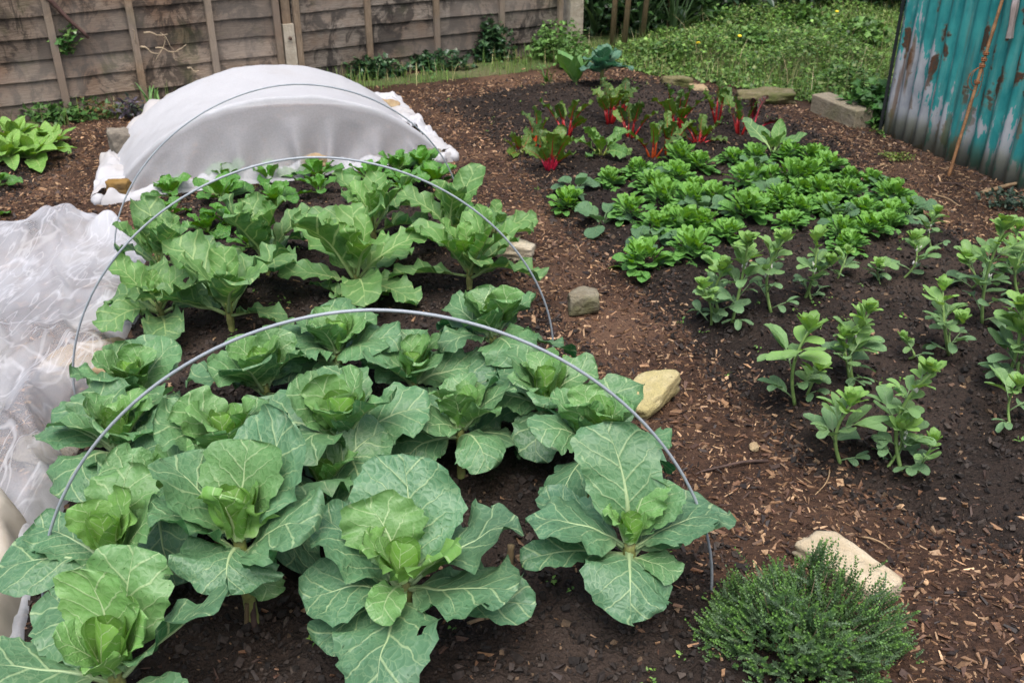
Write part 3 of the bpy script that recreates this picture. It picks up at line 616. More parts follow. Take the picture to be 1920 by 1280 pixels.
ORD = ['leftmost', 'second from left', 'third from left', 'fourth from left', 'fifth from left', 'sixth from left', 'seventh from left', 'eighth from left', 'ninth from left', 'tenth from left', 'eleventh from left']
k = 0
for rown, row in LET:
    for i, (px, py, s) in enumerate(row):
        o = lproto[k] if k < 7 else lproto[(k * 3 + i) % 7].copy()
        if k >= 7: col.objects.link(o)
        o.location = on(px, py); o.rotation_euler = (random.uniform(-.12, .12), random.uniform(-.12, .12), random.uniform(0, 6.28)); s *= random.uniform(.86, 1.12); o.scale = (s * random.uniform(.95, 1.12), s * 1.05, s * random.uniform(.85, 1.2))
        w = ORD[i] if i < len(row) - 1 else 'rightmost'
        tag(o, 'bright green lambs lettuce rosette, %s in the %s of its patch' % (w, rown), 'lambs lettuce', 'lambs lettuce rosettes in the right bed'); k += 1
M_dull = leaf_mat('strawberry_leaf', (.055, .125, .060), (.09, .19, .07), (.14, .22, .10), N=9, slope=.6, quilt=.6, net=.3, rough=.6)
for k, (px, py, s, lab) in enumerate([(1080, 362, 1.0, 'dull grey-green strawberry plant behind the leftmost lambs lettuce'), (1128, 425, 1.15, 'dull strawberry plant with browning leaves at the edge of the bark path'), (1235, 345, .9, 'dull green strawberry plant between the second and third rows of lettuce'), (1322, 402, 1.0, 'strawberry plant with round dull leaves in the gap of the lettuce patch'),
                                     (1220, 462, .9, 'strawberry plant behind the large front lettuce'), (1275, 458, .8, 'strawberry plant between the two large front lettuces'), (1415, 318, .9, 'strawberry plant under the back row of lettuce'), (1445, 375, 1.1, 'strawberry plant with one big ribbed leaf in the lettuce patch'), (1570, 415, 1.0, 'strawberry plant near the broad beans at the right of the patch'), (1706, 405, 1.0, 'strawberry plant with a reddish leaf at the right end of the patch'), (1655, 362, .9, 'strawberry plant at the back right corner of the patch')]):
    rosette('strawberry_plant', 'strawberry plant', px, py, s, lab, 'strawberry plants among the lettuce', M_dull, 500 + k, n=9, L=.115, wr=.36, pet=.42, shape='oval', el=(72, 20), bend=(35, 60), cup=(.1, .6), ruf=.08, young=(.6, 0))

# ------------------------------------------------------------------ broad beans
M_bean = leaf_mat('bean_leaflet', (.115, .225, .095), (.20, .36, .085), (.24, .36, .17), N=6, slope=.6, quilt=.2, net=.5, rough=.55, netscale=9, under=(.13, .22, .12), trans=.25)
M_bstem = simple_mat('bean_stem', (.22, .33, .10), .5, 30, .3, .3, .002, c2=(.15, .25, .07))
M_petal = simple_mat('bean_petal', (.72, .70, .62), .5, 80, .1, .1, .001)
def bean(label, seed, stems, big=1.0, flowers=True, young=0, nodes=None):
    p = on(*stems[0][0]); t = empty('broad_bean_plant', p, label, 'broad bean', 'broad bean plants in the right bed')
    r = random.Random(seed)
    for (bx, by), (tx, ty) in stems:
        b = on(bx, by) - p; wb = b + p
        hgt = max(.05, height_at(wb, ty) - wb[2]) * .97; topx = (tx - bx) / FPX * wb[1] * 1.0
        k = np.linspace(0, 1, 12); wx, wy = r.uniform(-.04, .04), r.uniform(-.04, .04)
        P_ = np.stack([b[0] + topx * k ** 1.2 + wx * np.sin(k * PI), b[1] + wy * np.sin(k * PI) + k * r.uniform(-.03, .03), b[2] - .01 + hgt * .86 * k], 1)
        V, F = tube(P_, np.linspace(.0062, .0036, 12) * (1 if hgt > .2 else .75), 6)
        so = MB().add(V, F).build('stem', M_bstem, t)
        nn = nodes or max(3, int(hgt / .031)); a = r.uniform(0, 360)
        fl = MB(); nfl = 0
        for i in range(nn):
            q = (i + .6) / nn; a += 137 + r.uniform(-35, 35); top = q > .7
            c = np.array([np.interp(q, k, P_[:, j]) for j in range(3)])
            pl = (.055 if not top else .022) * r.uniform(.6, 1.15) * big
            e = (30 + 52 * q + r.uniform(-12, 12)); d = np.array([math.cos(R(a)) * math.cos(R(e)), math.sin(R(a)) * math.cos(R(e)), math.sin(R(e))])
            mb = MB(); end = c + d * pl
            V, F = tube([c, (c + end) / 2 + [0, 0, .002], end], [.0024, .002, .0015], 5); mb.add(V, F, np.zeros((len(V), 2)) + [0, .3], np.tile([.3, .5, 1.], (len(V), 1)))
            nl = 4 if q > .3 else 3
            ll = (.070 if not top else .050) * big * r.uniform(.62, 1.15) * (.75 if q < .2 else 1)
            for j in range(nl):
                pos = end if j < 2 else c + d * pl * .55
                da = (24 if j < 2 else 62) * (1 if j % 2 else -1) + r.uniform(-12, 12)
                for prt in leaf(L=ll, W=ll * .265 * r.uniform(.8, 1.15), e0=e * .72 + r.uniform(-24, 14), bend=25 + r.uniform(-20, 50) - 15 * q, cup=r.uniform(.2, .9), ruf=.05, nf=1.5, pet=.05, petw=.08, shape='oval', az=a + da, base=pos, roll=r.uniform(-25, 25), young=max(0, min(1, (q - .3) * 1.5 + young + r.uniform(-.1, .15))), seed=seed * 911 + i * 7 + j, nu=7, nv=11, quilt=.01, lobe=.03, thickpet=False, holes=r.choice([0, 0, 0, .03])): mb.add(*prt)
            mb.build('leaf', M_bean, t)
            if flowers and .4 < q < .8 and r.random() < .3:
                for _ in range(3):
                    cen = c + np.array([r.uniform(-.01, .01), r.uniform(-.014, .004), r.uniform(-.005, .012)])
                    V, F = tube([cen, cen + [0, 0, .006], cen + [r.uniform(-.004, .004), -.004, .014]], [.0018, .0034, .0010], 6); fl.add(V, F); nfl += 1
        # growing tip
        mb = MB(); c = P_[-1]
        for j in range(9):
            a += 137.5; q = j / 8
            for prt in leaf(L=(.030 + .026 * q) * big, W=(.008 + .008 * q) * big, e0=86 - 34 * q, bend=10, cup=.9, ruf=.04, pet=.03, shape='oval', az=a, base=c + [0, 0, .004 - .012 * q], young=1 - .2 * q, nu=5, nv=8, thickpet=False, roll=r.uniform(-20, 20), seed=seed * 17 + j): mb.add(*prt)
        mb.build('growing_tip', M_bean, so)
        if nfl: fl.build('flower', M_petal, so)
    return t
bean('lush broad bean with big glossy leaflets, nearest the bark path', 601, [((1492, 758), (1497, 588))], big=1.4, flowers=False, young=.15, nodes=6)
bean('short broad bean shoot touching the lush one on its right', 602, [((1512, 742), (1535, 682))], big=.9, flowers=False, young=.2, nodes=4)
bean('broad bean with rounded grey-green leaflets, just left of the tall bushy one', 603, [((1578, 868), (1572, 728))], big=1.25, flowers=False, nodes=7)
bean('tall bushy broad bean with a side stem, nearest the front of the right bed', 604, [((1692, 882), (1712, 660)), ((1655, 884), (1665, 770)), ((1722, 880), (1745, 820))], big=1.0)
bean('twin stemmed broad bean with a curved bare stem in the middle of the bed', 605, [((1600, 714), (1605, 552)), ((1592, 712), (1562, 610))], big=1.05)
bean('tiny half eaten broad bean behind the tall bushy one', 606, [((1700, 668), (1685, 625))], big=.7, flowers=False, nodes=3)
bean('three stemmed broad bean at the left end of the back row', 607, [((1372, 606), (1382, 412)), ((1358, 604), (1350, 480)), ((1332, 612), (1305, 512))], big=1.05)
bean('single straight stemmed broad bean in the back row', 608, [((1447, 584), (1455, 418))], big=1.0)
bean('full headed broad bean right of the straight stemmed one', 609, [((1508, 560), (1510, 418)), ((1525, 566), (1545, 470))], big=1.05)
bean('small broad bean with a hooked stem beside the full headed one', 610, [((1570, 522), (1588, 465))], big=.8, flowers=False, nodes=4)
bean('low sprawling broad bean in the centre of the bean patch', 611, [((1652, 535), (1640, 488))], big=.9, flowers=False, nodes=5)
bean('medium broad bean behind the low sprawling one', 612, [((1692, 520), (1702, 432))], big=.9)
bean('broad bean at the far right corner beside the reddish strawberry leaf', 613, [((1750, 470), (1745, 385))], big=.95)
bean('tallest broad bean with white flowers near the right edge', 614, [((1842, 605), (1832, 382)), ((1815, 540), (1790, 470))], big=1.25)
bean('leaning broad bean with a drooping side shoot, left of the tallest', 615, [((1780, 660), (1738, 515)), ((1786, 655), (1795, 590))], big=1.0)
bean('broad bean half out of the photo at the right, level with the tallest', 616, [((1915, 560), (1905, 435))], big=1.1)
bean('broad leafed bean plant at the right edge below the tallest', 617, [((1880, 722), (1868, 540)), ((1915, 735), (1912, 600))], big=1.3)
bean('small broad bean at the right edge, lowest of its side', 618, [((1896, 800), (1885, 700))], big=.95, flowers=False)
bean('broad bean cut by the right edge in the far corner', 619, [((1870, 520), (1880, 400))], big=1.05)

# ------------------------------------------------------------------ thyme
M_thy = col_leaf('thyme_leaf', .5, .2)
M_thst = simple_mat('thyme_twig', (.14, .10, .06), .7, 50, .4, .4, .002)
def thyme():
    c = on(1500, 1230); c[1] += .02
    t = empty('thyme_bush', c, 'low bushy green thyme with fine leaves at the front right', 'thyme bush')
    r = np.random.default_rng(8); n = 2100
    th = r.random(n) * 2 * PI; rad = np.sqrt(r.random(n)); 
    rad = rad * (1 + .28 * fbm(np.cos(th) * 2.5, np.sin(th) * 2.5, 6, 3)); bx = rad * np.cos(th); by = rad * np.sin(th)
    rx, ry = .245, .205
    keep = fbm(bx * 3.4, by * 3.4, 41, 3) > -.22; bx = bx[keep]; by = by[keep]; rad = rad[keep]; n = len(bx)
    hump = np.sqrt(np.clip(1 - rad ** 2 * .92, 0, 1)) * (.150 + .20 * fbm(bx * 2.8 + 5, by * 2.8, 3, 3))
    tips = np.stack([bx * rx, by * ry, hump + r.normal(0, .014, n) + .05 * (r.random(n) > .93)], 1)
    ln = .055 * (.6 + .8 * r.random(n))
    d = np.stack([bx * .9 + r.normal(0, .3, n), by * .9 + r.normal(0, .3, n), np.full(n, .8)], 1); d /= np.linalg.norm(d, axis=1)[:, None]
    K = 9; k = np.linspace(0, 1, K)
    nodes = tips[:, None] - d[:, None] * ln[:, None, None] * (1 - k)[None, :, None]
    nodes = nodes.reshape(-1, 3); D = np.repeat(d, K, 0); kk = np.tile(k, n); m = len(nodes)
    ref = np.tile([1., .2, 0], (m, 1)); A = np.cross(D, ref); A /= np.linalg.norm(A, axis=1)[:, None]; B = np.cross(D, A)
    V = []; C = []
    sp = np.repeat(r.random(n), K)
    for j in range(4):
        a = np.tile(np.arange(K) * 1.2, n) + j * PI / 2 + r.normal(0, .25, m)
        o = A * np.cos(a)[:, None] + B * np.sin(a)[:, None]; sdv = np.cross(D, o)
        up = (.35 + .65 * kk)[:, None]
        dirv = o * (1 - up * .55) + D * up; dirv /= np.linalg.norm(dirv, axis=1)[:, None]
        l = (.0085 * (1 - .25 * kk) * (.8 + .5 * r.random(m)))[:, None]; w = l * .24
        V.append(np.stack([nodes, nodes + dirv * l * .5 + sdv * w, nodes + dirv * l, nodes + dirv * l * .5 - sdv * w], 1))
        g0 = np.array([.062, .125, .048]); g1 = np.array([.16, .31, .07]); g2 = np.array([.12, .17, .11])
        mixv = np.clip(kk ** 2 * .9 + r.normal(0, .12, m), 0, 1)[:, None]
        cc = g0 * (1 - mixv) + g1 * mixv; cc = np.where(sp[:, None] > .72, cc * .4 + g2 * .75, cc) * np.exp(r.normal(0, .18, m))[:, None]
        C.append(np.repeat(cc, 4, 0).reshape(m, 4, 3))
    V = np.concatenate(V); C = np.concatenate(C)
    F = np.arange(len(V) * 4).reshape(-1, 4)
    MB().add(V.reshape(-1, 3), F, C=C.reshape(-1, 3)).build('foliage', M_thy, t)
    mb = MB()
    for i in range(0, n, 5):
        p0 = np.array([tips[i][0] * .25, tips[i][1] * .25, .0]); p1 = tips[i] - d[i] * ln[i] * .3
        V, F = tube([p0, p0 * .4 + p1 * .6 - [0, 0, .02], p1], [.0018, .0012, .0007], 4); mb.add(V, F)
    mb.build('twigs', M_thst, t)
thyme()

# ------------------------------------------------------------------ stones
def stone_mat(name, c1, c2, c3, spot=.5):
    t = NT(name); v = t.obj(); n = t.noise(v, 14, 5, .65); n2 = t.noise(v, 60, 4, .7); n3 = t.noise(v, 5, 3)
    c = t.mix(t.ss(n, .38, .62), c1, c2); c = t.mix(t.M('MULTIPLY', t.ss(n3, .5, .68), spot), c, c3); c = t.mix(t.ss(n2, .62, .72), c, tuple(x * .5 for x in c1))
    return t.finish(t.pbr(c, .85, t.bump(t.M('ADD', n, t.M('MULTIPLY', n2, .6)), .9, .012), .25))
SM = {'grey': stone_mat('grey_stone', (0.163, 0.143, 0.116), (0.231, 0.204, 0.163), (0.095, 0.082, 0.061)), 'orange': stone_mat('orange_stone', (0.177, 0.102, 0.027), (0.245, 0.150, 0.048), (0.068, 0.048, 0.027), .9), 'tan': stone_mat('tan_stone', (0.286, 0.204, 0.116), (0.340, 0.258, 0.150), (0.204, 0.163, 0.095)),
      'pale': stone_mat('pale_stone', (0.354, 0.306, 0.218), (0.422, 0.374, 0.286), (0.231, 0.184, 0.116)), 'yellow': stone_mat('yellow_stone', (0.340, 0.292, 0.136), (0.394, 0.340, 0.184), (0.245, 0.190, 0.082)), 'lime': stone_mat( 'limestone', (0.374, 0.306, 0.204), (0.449, 0.381, 0.272), (0.286, 0.211, 0.129)),
      'block': stone_mat('mossy_block_stone', (0.150, 0.129, 0.088), (0.204, 0.184, 0.136), (0.088, 0.088, 0.034), .8), 'mossy': stone_mat('mossy_stone', (0.122, 0.109, 0.048), (0.170, 0.143, 0.082), (0.068, 0.082, 0.020), .9), 'concrete': stone_mat('concrete', (0.231, 0.190, 0.129), (0.272, 0.231, 0.163), (0.177, 0.163, 0.088), .7)}
def stone(center, size, mat, label, seed, rz=0, k=.16, tilt=(0, 0), name='stone', pts=None, box_=.75, cat='stone'):
    r = np.random.default_rng(seed)
    n = 36
    th = np.linspace(0, 2 * PI, n * 2, endpoint=False); phi = np.linspace(-PI / 2, PI / 2, n)
    Tt, Ph = np.meshgrid(th, phi); D = np.stack([np.cos(Ph) * np.cos(Tt), np.cos(Ph) * np.sin(Tt), np.sin(Ph)], -1)
    # a convex block cut by random planes
    N_ = r.normal(size=(9, 3)); N_ /= np.linalg.norm(N_, axis=1)[:, None]; h = .66 + .24 * r.random(9)
    ax_ = np.concatenate([np.eye(3), -np.eye(3)]); N_ = np.concatenate([N_, ax_]); h = np.concatenate([h, np.full(6, box_)])
    dd = np.maximum(D @ N_.T, 1e-3) / h; rad = (np.sum(dd ** 26, -1)) ** (-1 / 26)
    rad = rad * (1 + k * (fbm(D[..., 0] * 2.4 + seed, D[..., 1] * 2.4 + D[..., 2] * 3, seed, 4)))
    V = D * rad[..., None] * np.asarray(size) / 2 / .8
    if pts is not None: V[..., :2] *= 1 + pts * V[..., :1]
    o = None
    m = n * 2; i = np.arange(n - 1)[:, None]; j = np.arange(m)[None]
    F = np.stack([i * m + j, i * m + (j + 1) % m, (i + 1) * m + (j + 1) % m, (i + 1) * m + j], -1).reshape(-1, 4)
    o = MB().add(V.reshape(-1, 3), F).build(name, SM[mat]); o.location = center; o.rotation_euler = (tilt[0], tilt[1], rz)
    me = o.data
    return tag(o, label, cat)
p = on(962, 480); stone(p + [0, 0, .03], (.20, .13, .085), 'pale', 'pale flat stone beside the bark path under the second hoop', 1, rz=-.2)
p = on(1093, 590); stone(p + [0, .03, .045], (.135, .12, .10), 'block', 'squarish mossy grey stone standing on the bark path', 2, rz=.06, box_=.66, k=.08)
p = on(1218, 765); stone(p + [0, .02, .035], (.215, .125, .10), 'yellow', 'pale yellow pointed stone beside the near hoop', 23, rz=1.0, tilt=(0, -.12), k=.12)
p = on(1592, 1078); stone(p + [-.01, 0, .015], (.25, .12, .085), 'lime', 'large pitted limestone half hidden behind the thyme', 4, rz=-.95, k=.12)
p = on(1412, 842); stone(p + [0, 0, .008], (.026, .032, .02), 'tan', 'small tan stone chip on the bark path below the beans', 5, k=.1)
p = on(1268, 160); stone(p + [0, 0, .015], (.22, .14, .10), 'mossy', 'mossy yellow rock at the edge of the weeds behind the chard', 6, rz=.1)
p = on(1435, 190); stone(p + [0, 0, .02], (.40, .22, .11), 'mossy', 'wide mossy rock edging the bed behind the chard', 7, rz=-.15)
p = on(1310, 168); stone(p + [0, 0, .0], (.14, .10, .06), 'tan', 'small tan rock right of the mossy yellow one', 26, rz=-.15)
# concrete block
a_ = on(1518, 208); b_ = on(1600, 242); dv = (b_ - a_)[:2]; L_ = np.linalg.norm(dv)
c_ = (a_ + b_) / 2; rz_ = math.atan2(dv[1], dv[0])
V, F = box((0, 0, 0), (L_, .13, .13))
me = bpy.data.meshes.new('concrete_block'); me.from_pydata(V.tolist(), [], F.tolist()); me.materials.append(SM['concrete'])
o = bpy.data.objects.new('concrete_block', me); col.objects.link(o); o.location = c_ + [-dv[1] / L_ * .065, dv[0] / L_ * .065, .045]; o.rotation_euler = (.03, .0, rz_)
bv = o.modifiers.new('b', 'BEVEL'); bv.width = .008; bv.segments = 3
tag(o, 'rectangular tan concrete block on the bark left of the shed', 'concrete block')

# ------------------------------------------------------------------ hoops
def hoopmat():
    t = NT('blue_grey_pipe'); v = t.obj(); n = t.noise(v, 30, 3)
    return t.finish(t.pbr(t.mix(n, (.20, .23, .26), (.33, .37, .40)), .42, t.bump(n, .15, .001), .5))
M_hoop = hoopmat()
def hoop(A, B, h, label, r=.0035):
    a = np.array([*A, 0.]) if len(A) == 2 else A; t = np.linspace(0, PI, 72)
    ca = np.sign(np.cos(t)) * np.abs(np.cos(t)) ** 1.06
    P_ = (a + B)[None] / 2 + (a - B)[None] / 2 * ca[:, None] + np.stack([0 * t, 0 * t, h * np.sin(t) ** 1.08], 1)
    P_[0, 2] -= .05; P_[-1, 2] -= .05
    V, F = tube(P_, r, 10)
    o = MB().add(V, F).build('hoop', M_hoop); return tag(o, label, 'hoop', 'blue-grey wire hoops over the bed')
hoop(G(92, 1182), G(1333, 1112), .775, 'nearest of the three bare hoops arching over the cabbages')
hoop(G(143, 748), G(1037, 655), .735, 'middle one of the three bare hoops arching over the bed')
hoop(G(218, 495), G(862, 392), .66, 'farthest bare hoop, close in front of the white fleece tent', .0033)

# ------------------------------------------------------------------ fleece tent
def fleece_mat(name, c=(.60, .60, .62), dirt=(.38, .32, .26), alpha=.10, trans=.35, dscale=3.0, damt=.5, fine=60, crease=.0, bs=.3):
    t = NT(name); v = t.obj(); n = t.noise(v, fine, 4, .6); nl = t.noise(v, dscale, 4, .6)
    w = t.M('ADD', t.noise(t.mapping(v, (1, 1, .25)), 9, 3, .5), t.M('MULTIPLY', t.ss(t.M('ABSOLUTE', t.M('SUBTRACT', t.noise(t.mapping(v, (1.6, .5, .6), (0, 0, 0), (0, 0, .3)), 7, 4, .6, .8), .5)), 0, .05, 1, 0), crease))
    cc = t.mix(t.M('MULTIPLY', t.ss(nl, .55, .75), damt), c, dirt); cc = t.mix(t.M('MULTIPLY', t.ss(n, .4, .7), .08), cc, (.5, .5, .52))
    a = t.n('Attribute', attribute_name='Col'); sp = t.n('SeparateColor'); t.put(sp.inputs[0], a.outputs[0])
    cc = t.mix(sp.outputs[0], cc, dirt)
    nb = t.bump(t.M('ADD', w, t.M('MULTIPLY', n, .10)), bs, .02)
    d = t.mixsh(trans, t.pbr(cc, .75, nb, .2), t.translucent(cc))
    tr = t.n('BsdfTransparent').outputs[0]
    al = t.M('MULTIPLY', sp.outputs[1], alpha, clamp=True)
    al = t.M('ADD', al, t.M('MULTIPLY', t.M('SUBTRACT', n, .5), .15 * (alpha > 0)), clamp=True)
    al = t.M('MULTIPLY', al, t.M('GREATER_THAN', sp.outputs[1], .01))
    if crease > 0:
        for ms, sd in (((2.2, .45, .5), .3), ((1.1, .7, .5), -.5), ((3.5, .9, .5), .15)):
            ck = t.ss(t.M('ABSOLUTE', t.M('SUBTRACT', t.noise(t.mapping(v, ms, (sd, 0, 0), (0, 0, sd)), 3.2, 3, .5, .5), .5)), 0, .02, 1, 0)
            al = t.M('MULTIPLY', al, t.M('SUBTRACT', 1.0, t.M('MULTIPLY', ck, .3)))
    return t.finish(t.mixsh(al, d, tr))
M_fleece = fleece_mat('fleece_cloth', c=(.62, .63, .66), alpha=.42, fine=120, damt=.2)
def tent():
    # arches (front = near the camera)
    FL, FR = G(398, 345), G(790, 300)       # feet of the front inner arch
    c = (FL + FR) / 2
    AL, AR = G(226, 350)[:3], G(822, 290)
    BL, BR = G(212, 296), G(752, 228)
    NA, NT_ = 150, 70
    na = np.linspace(0, PI, NA)
    def arch(a, b, h, p=1.0):
        m = (a + b) / 2; return m[None] + (a - b)[None] / 2 * np.cos(na)[:, None] + np.stack([0 * na, 0 * na, h * np.sin(na) ** p], 1)
    hA = height_at((AL + AR) / 2, 180); hB = height_at((BL + BR) / 2, 122)
    A_ = arch(AL, AR, hA, 1.45); B_ = arch(BL, BR, hB, 1.5)
    back = []
    e0, e1 = G(345, 205), G(720, 196)
    fe0, fe1 = G(186, 382), G(846, 304)
    s = np.linspace(0, 1, NA)[:, None]
    # the left edge of the front runs on to the stone corner
    front_edge = fe0 * (1 - s) + fe1 * s; front_edge[:, 1] -= .05 * np.sin(s[:, 0] * PI) - .012 * np.sin(s[:, 0] * 21); front_edge[:, 2] = .02
    back_edge = e0 * (1 - s) + e1 * s; back_edge[:, 2] = .02
    rows = []
    sp = s[:, 0]
    for q in np.linspace(0, 1, 34):      # front skirt
        P_ = front_edge * (1 - q) + A_ * q
        # tension: the cloth is pulled towards the pegs, folds fan out from them
        sag = -.10 * math.sin(q * PI) * np.sin(sp * PI) ** 1.2
        fold = 0
        for pk, am, wd in ((.08, .030, .9), (.22, .016, 1.4), (.40, .020, 1.5), (.56, .034, 1.1), (.63, .030, .8), (.78, .018, 1.3), (.93, .030, .9)):   # creases fanning out from the pegged spots
            cxx = pk + (.5 - pk) * .25 * q + .05 * q * math.sin(pk * 40); fold = fold + 2.6 * am * math.sin(min(1, q * 1.25) * PI) ** .8 * (np.exp(-((sp - cxx) / (.010 + .022 * wd * q)) ** 2) - .6 * np.exp(-((sp - cxx - .035 * (1 + q)) / (.014 + .04 * wd * q)) ** 2))
        P_ = P_.copy(); P_[:, 1] -= fold * .6; P_[:, 2] += sag * .45 + fold * .45
        P_[:, 2] = np.maximum(P_[:, 2], .012 + .008 * np.sin(sp * 60))
        rows.append(P_)
    for q in np.linspace(0, 1, 26)[1:]:
        P_ = A_ * (1 - q) + B_ * q
        P_ = P_.copy(); P_[:, 2] -= .035 * math.sin(q * PI) * np.sin(na)
        rows.append(P_)
    for q in np.linspace(0, 1, 24)[1:]:
        P_ = B_ * (1 - q) + back_edge * q; P_ = P_.copy(); P_[:, 2] -= .08 * math.sin(q * PI) * np.sin(na); rows.append(P_)
    V = np.array(rows); nr = len(rows)
    wob = .008 * fbm(V[..., 0] * 6, V[..., 1] * 6, 3) + .006 * fbm(V[..., 0] * 22, V[..., 1] * 22, 8, 2)
    V[..., 2] += wob * np.clip(V[..., 2] * 8, .2, 1)
    t = empty('fleece_tent', (AL + AR) / 2 * [1, 1, 0], 'white fleece tent stretched over hoops and weighted with stones', 'fleece cover')
    org = np.array(t.location)
    C = np.zeros((nr, NA, 3)); C[..., 1] = .4; C[3:30, :, 1] = 1.38; C[30:34, :, 1] = np.linspace(1.38, .4, 4)[:, None]; C = C.reshape(-1, 3)
    MB().add(V - org, grid_faces(NA, nr), C=C).build('cover', M_fleece, t)
    # loose skirt round the foot: rumpled flat cloth that runs outwards to a hem
    def skirt(line, out, name, amp=.03, thick=.02, seed=1, dirt=0):
        line = np.asarray(line); out = np.asarray(out); m = 140; k = np.linspace(0, 1, len(line)); kk = np.linspace(0, 1, m)
        A2 = np.stack([np.interp(kk, k, line[:, j]) for j in range(3)], 1); B2 = np.stack([np.interp(kk, k, out[:, j]) for j in range(3)], 1)
        w = np.linspace(0, 1, 16); P_ = A2[None] * (1 - w)[:, None, None] + B2[None] * w[:, None, None]
        f = amp * np.abs(fbm(P_[..., 0] * 9, P_[..., 1] * 9 + seed, seed, 4)) * 2 + thick * np.sin(w * PI)[:, None] * (1 + .4 * np.sin(kk * 50 + seed))[None]
        P_[..., 2] = H(P_[..., 0], P_[..., 1]) + .006 + f + (1 - w[:, None]) * A2[None, :, 2]
        P_[-1, :, 2] -= .012
        C = np.zeros((16 * m, 3)); C[:, 0] = dirt * np.clip(fbm(P_[..., 0] * 5, P_[..., 1] * 5, 3).ravel() * 2 + .3, 0, 1)
        MB().add(P_ - org, grid_faces(m, 16), C=C).build(name, M_fleece, t)
    def q3(pts, z=0): return [[*G(*p)[:2], z] for p in pts]
    skirt(q3([(225, 372), (400, 340), (560, 320), (700, 308), (838, 302)], .012), q3([(190, 388), (400, 354), (590, 328), (720, 318), (850, 303)]), 'hem', .022, .03, 2, .3)
    skirt(q3([(330, 215), (262, 262), (232, 310), (240, 362)], .03), q3([(292, 196), (225, 262), (188, 300), (172, 380)]), 'hem', .035, .02, 5, .35)
    skirt(q3([(690, 196), (745, 230), (790, 262), (826, 300)], .03), q3([(748, 186), (780, 215), (812, 250), (858, 292)]), 'hem', .035, .015, 8, .25)
    skirt(q3([(345, 203), (520, 190), (720, 196)], .03), q3([(325, 188), (520, 168), (735, 184)]), 'hem', .03, .02, 11, .2)
    # bunched roll at the back left
    b0, b1 = G(250, 255, .03), G(345, 190, .08)
    k = np.linspace(0, 1, 20)[:, None]; pl = b0 * (1 - k) + b1 * k; pl[:, 2] += .05 * np.sin(k[:, 0] * PI)
    V, F = tube(pl, .055 + .018 * np.sin(k[:, 0] * 17) * np.sin(k[:, 0] * PI), 18); V += (.012 * fbm(V[:, 0] * 16, V[:, 1] * 16 + V[:, 2] * 20, 4))[:, None]
    C = np.zeros((len(V), 3)); C[:, 0] = .35
    MB().add(V - org, F, C=C).build('rolled_edge', M_fleece, t)
    # knotted ends
    for (px, py, rr) in ((846, 293, .04), (828, 298, .03), (185, 375, .03)):
        cc = G(px, py, .02); th = np.linspace(0, 2 * PI, 22, endpoint=False); ph = np.linspace(-PI / 2, PI / 2, 12); Tt, Ph = np.meshgrid(th, ph)
        D = np.stack([np.cos(Ph) * np.cos(Tt), np.cos(Ph) * np.sin(Tt), np.sin(Ph)], -1); V = (cc + D * rr * (1 + .35 * fbm(D[..., 0] * 2 + px, D[..., 1] * 2 + D[..., 2], 6))[..., None]).reshape(-1, 3)
        i = np.arange(11)[:, None]; j = np.arange(22)[None]; F = np.stack([i * 22 + j, i * 22 + (j + 1) % 22, (i + 1) * 22 + (j + 1) % 22, (i + 1) * 22 + j], -1).reshape(-1, 4)
        MB().add(V - org, F, C=np.tile([.1, 0, 0.], (len(V), 1))).build('knotted_end', M_fleece, t)
    # inner hoops
    for Q in (A_, B_):
        V, F = tube(Q * [1, 1, 1] - [0, -.006, .016], .0045, 8); MB().add(V - org, F).build('inner_hoop', M_hoop, t)
tent()
M_dummy = None
stone(G(230, 268, .085), (.155, .14, .17), 'grey', 'grey rock holding down the left side of the fleece tent', 11, rz=.4)
stone(G(223, 352, .055), (.13, .10, .10), 'orange', 'orange-brown rock on the near left corner of the fleece tent', 12, rz=.05, box_=.66)
stone(G(722, 198, .04), (.19, .13, .075), 'tan', 'tan rock holding the back right of the fleece tent', 13, rz=-.25)
stone(G(803, 288, .03), (.17, .12, .06), 'block', 'flat grey stone at the right front corner of the fleece tent', 14, rz=-.1)
stone(G(592, 306, .065), (.17, .10, .11), 'tan', 'tan stone on the front hem of the fleece tent behind the spinach', 15)

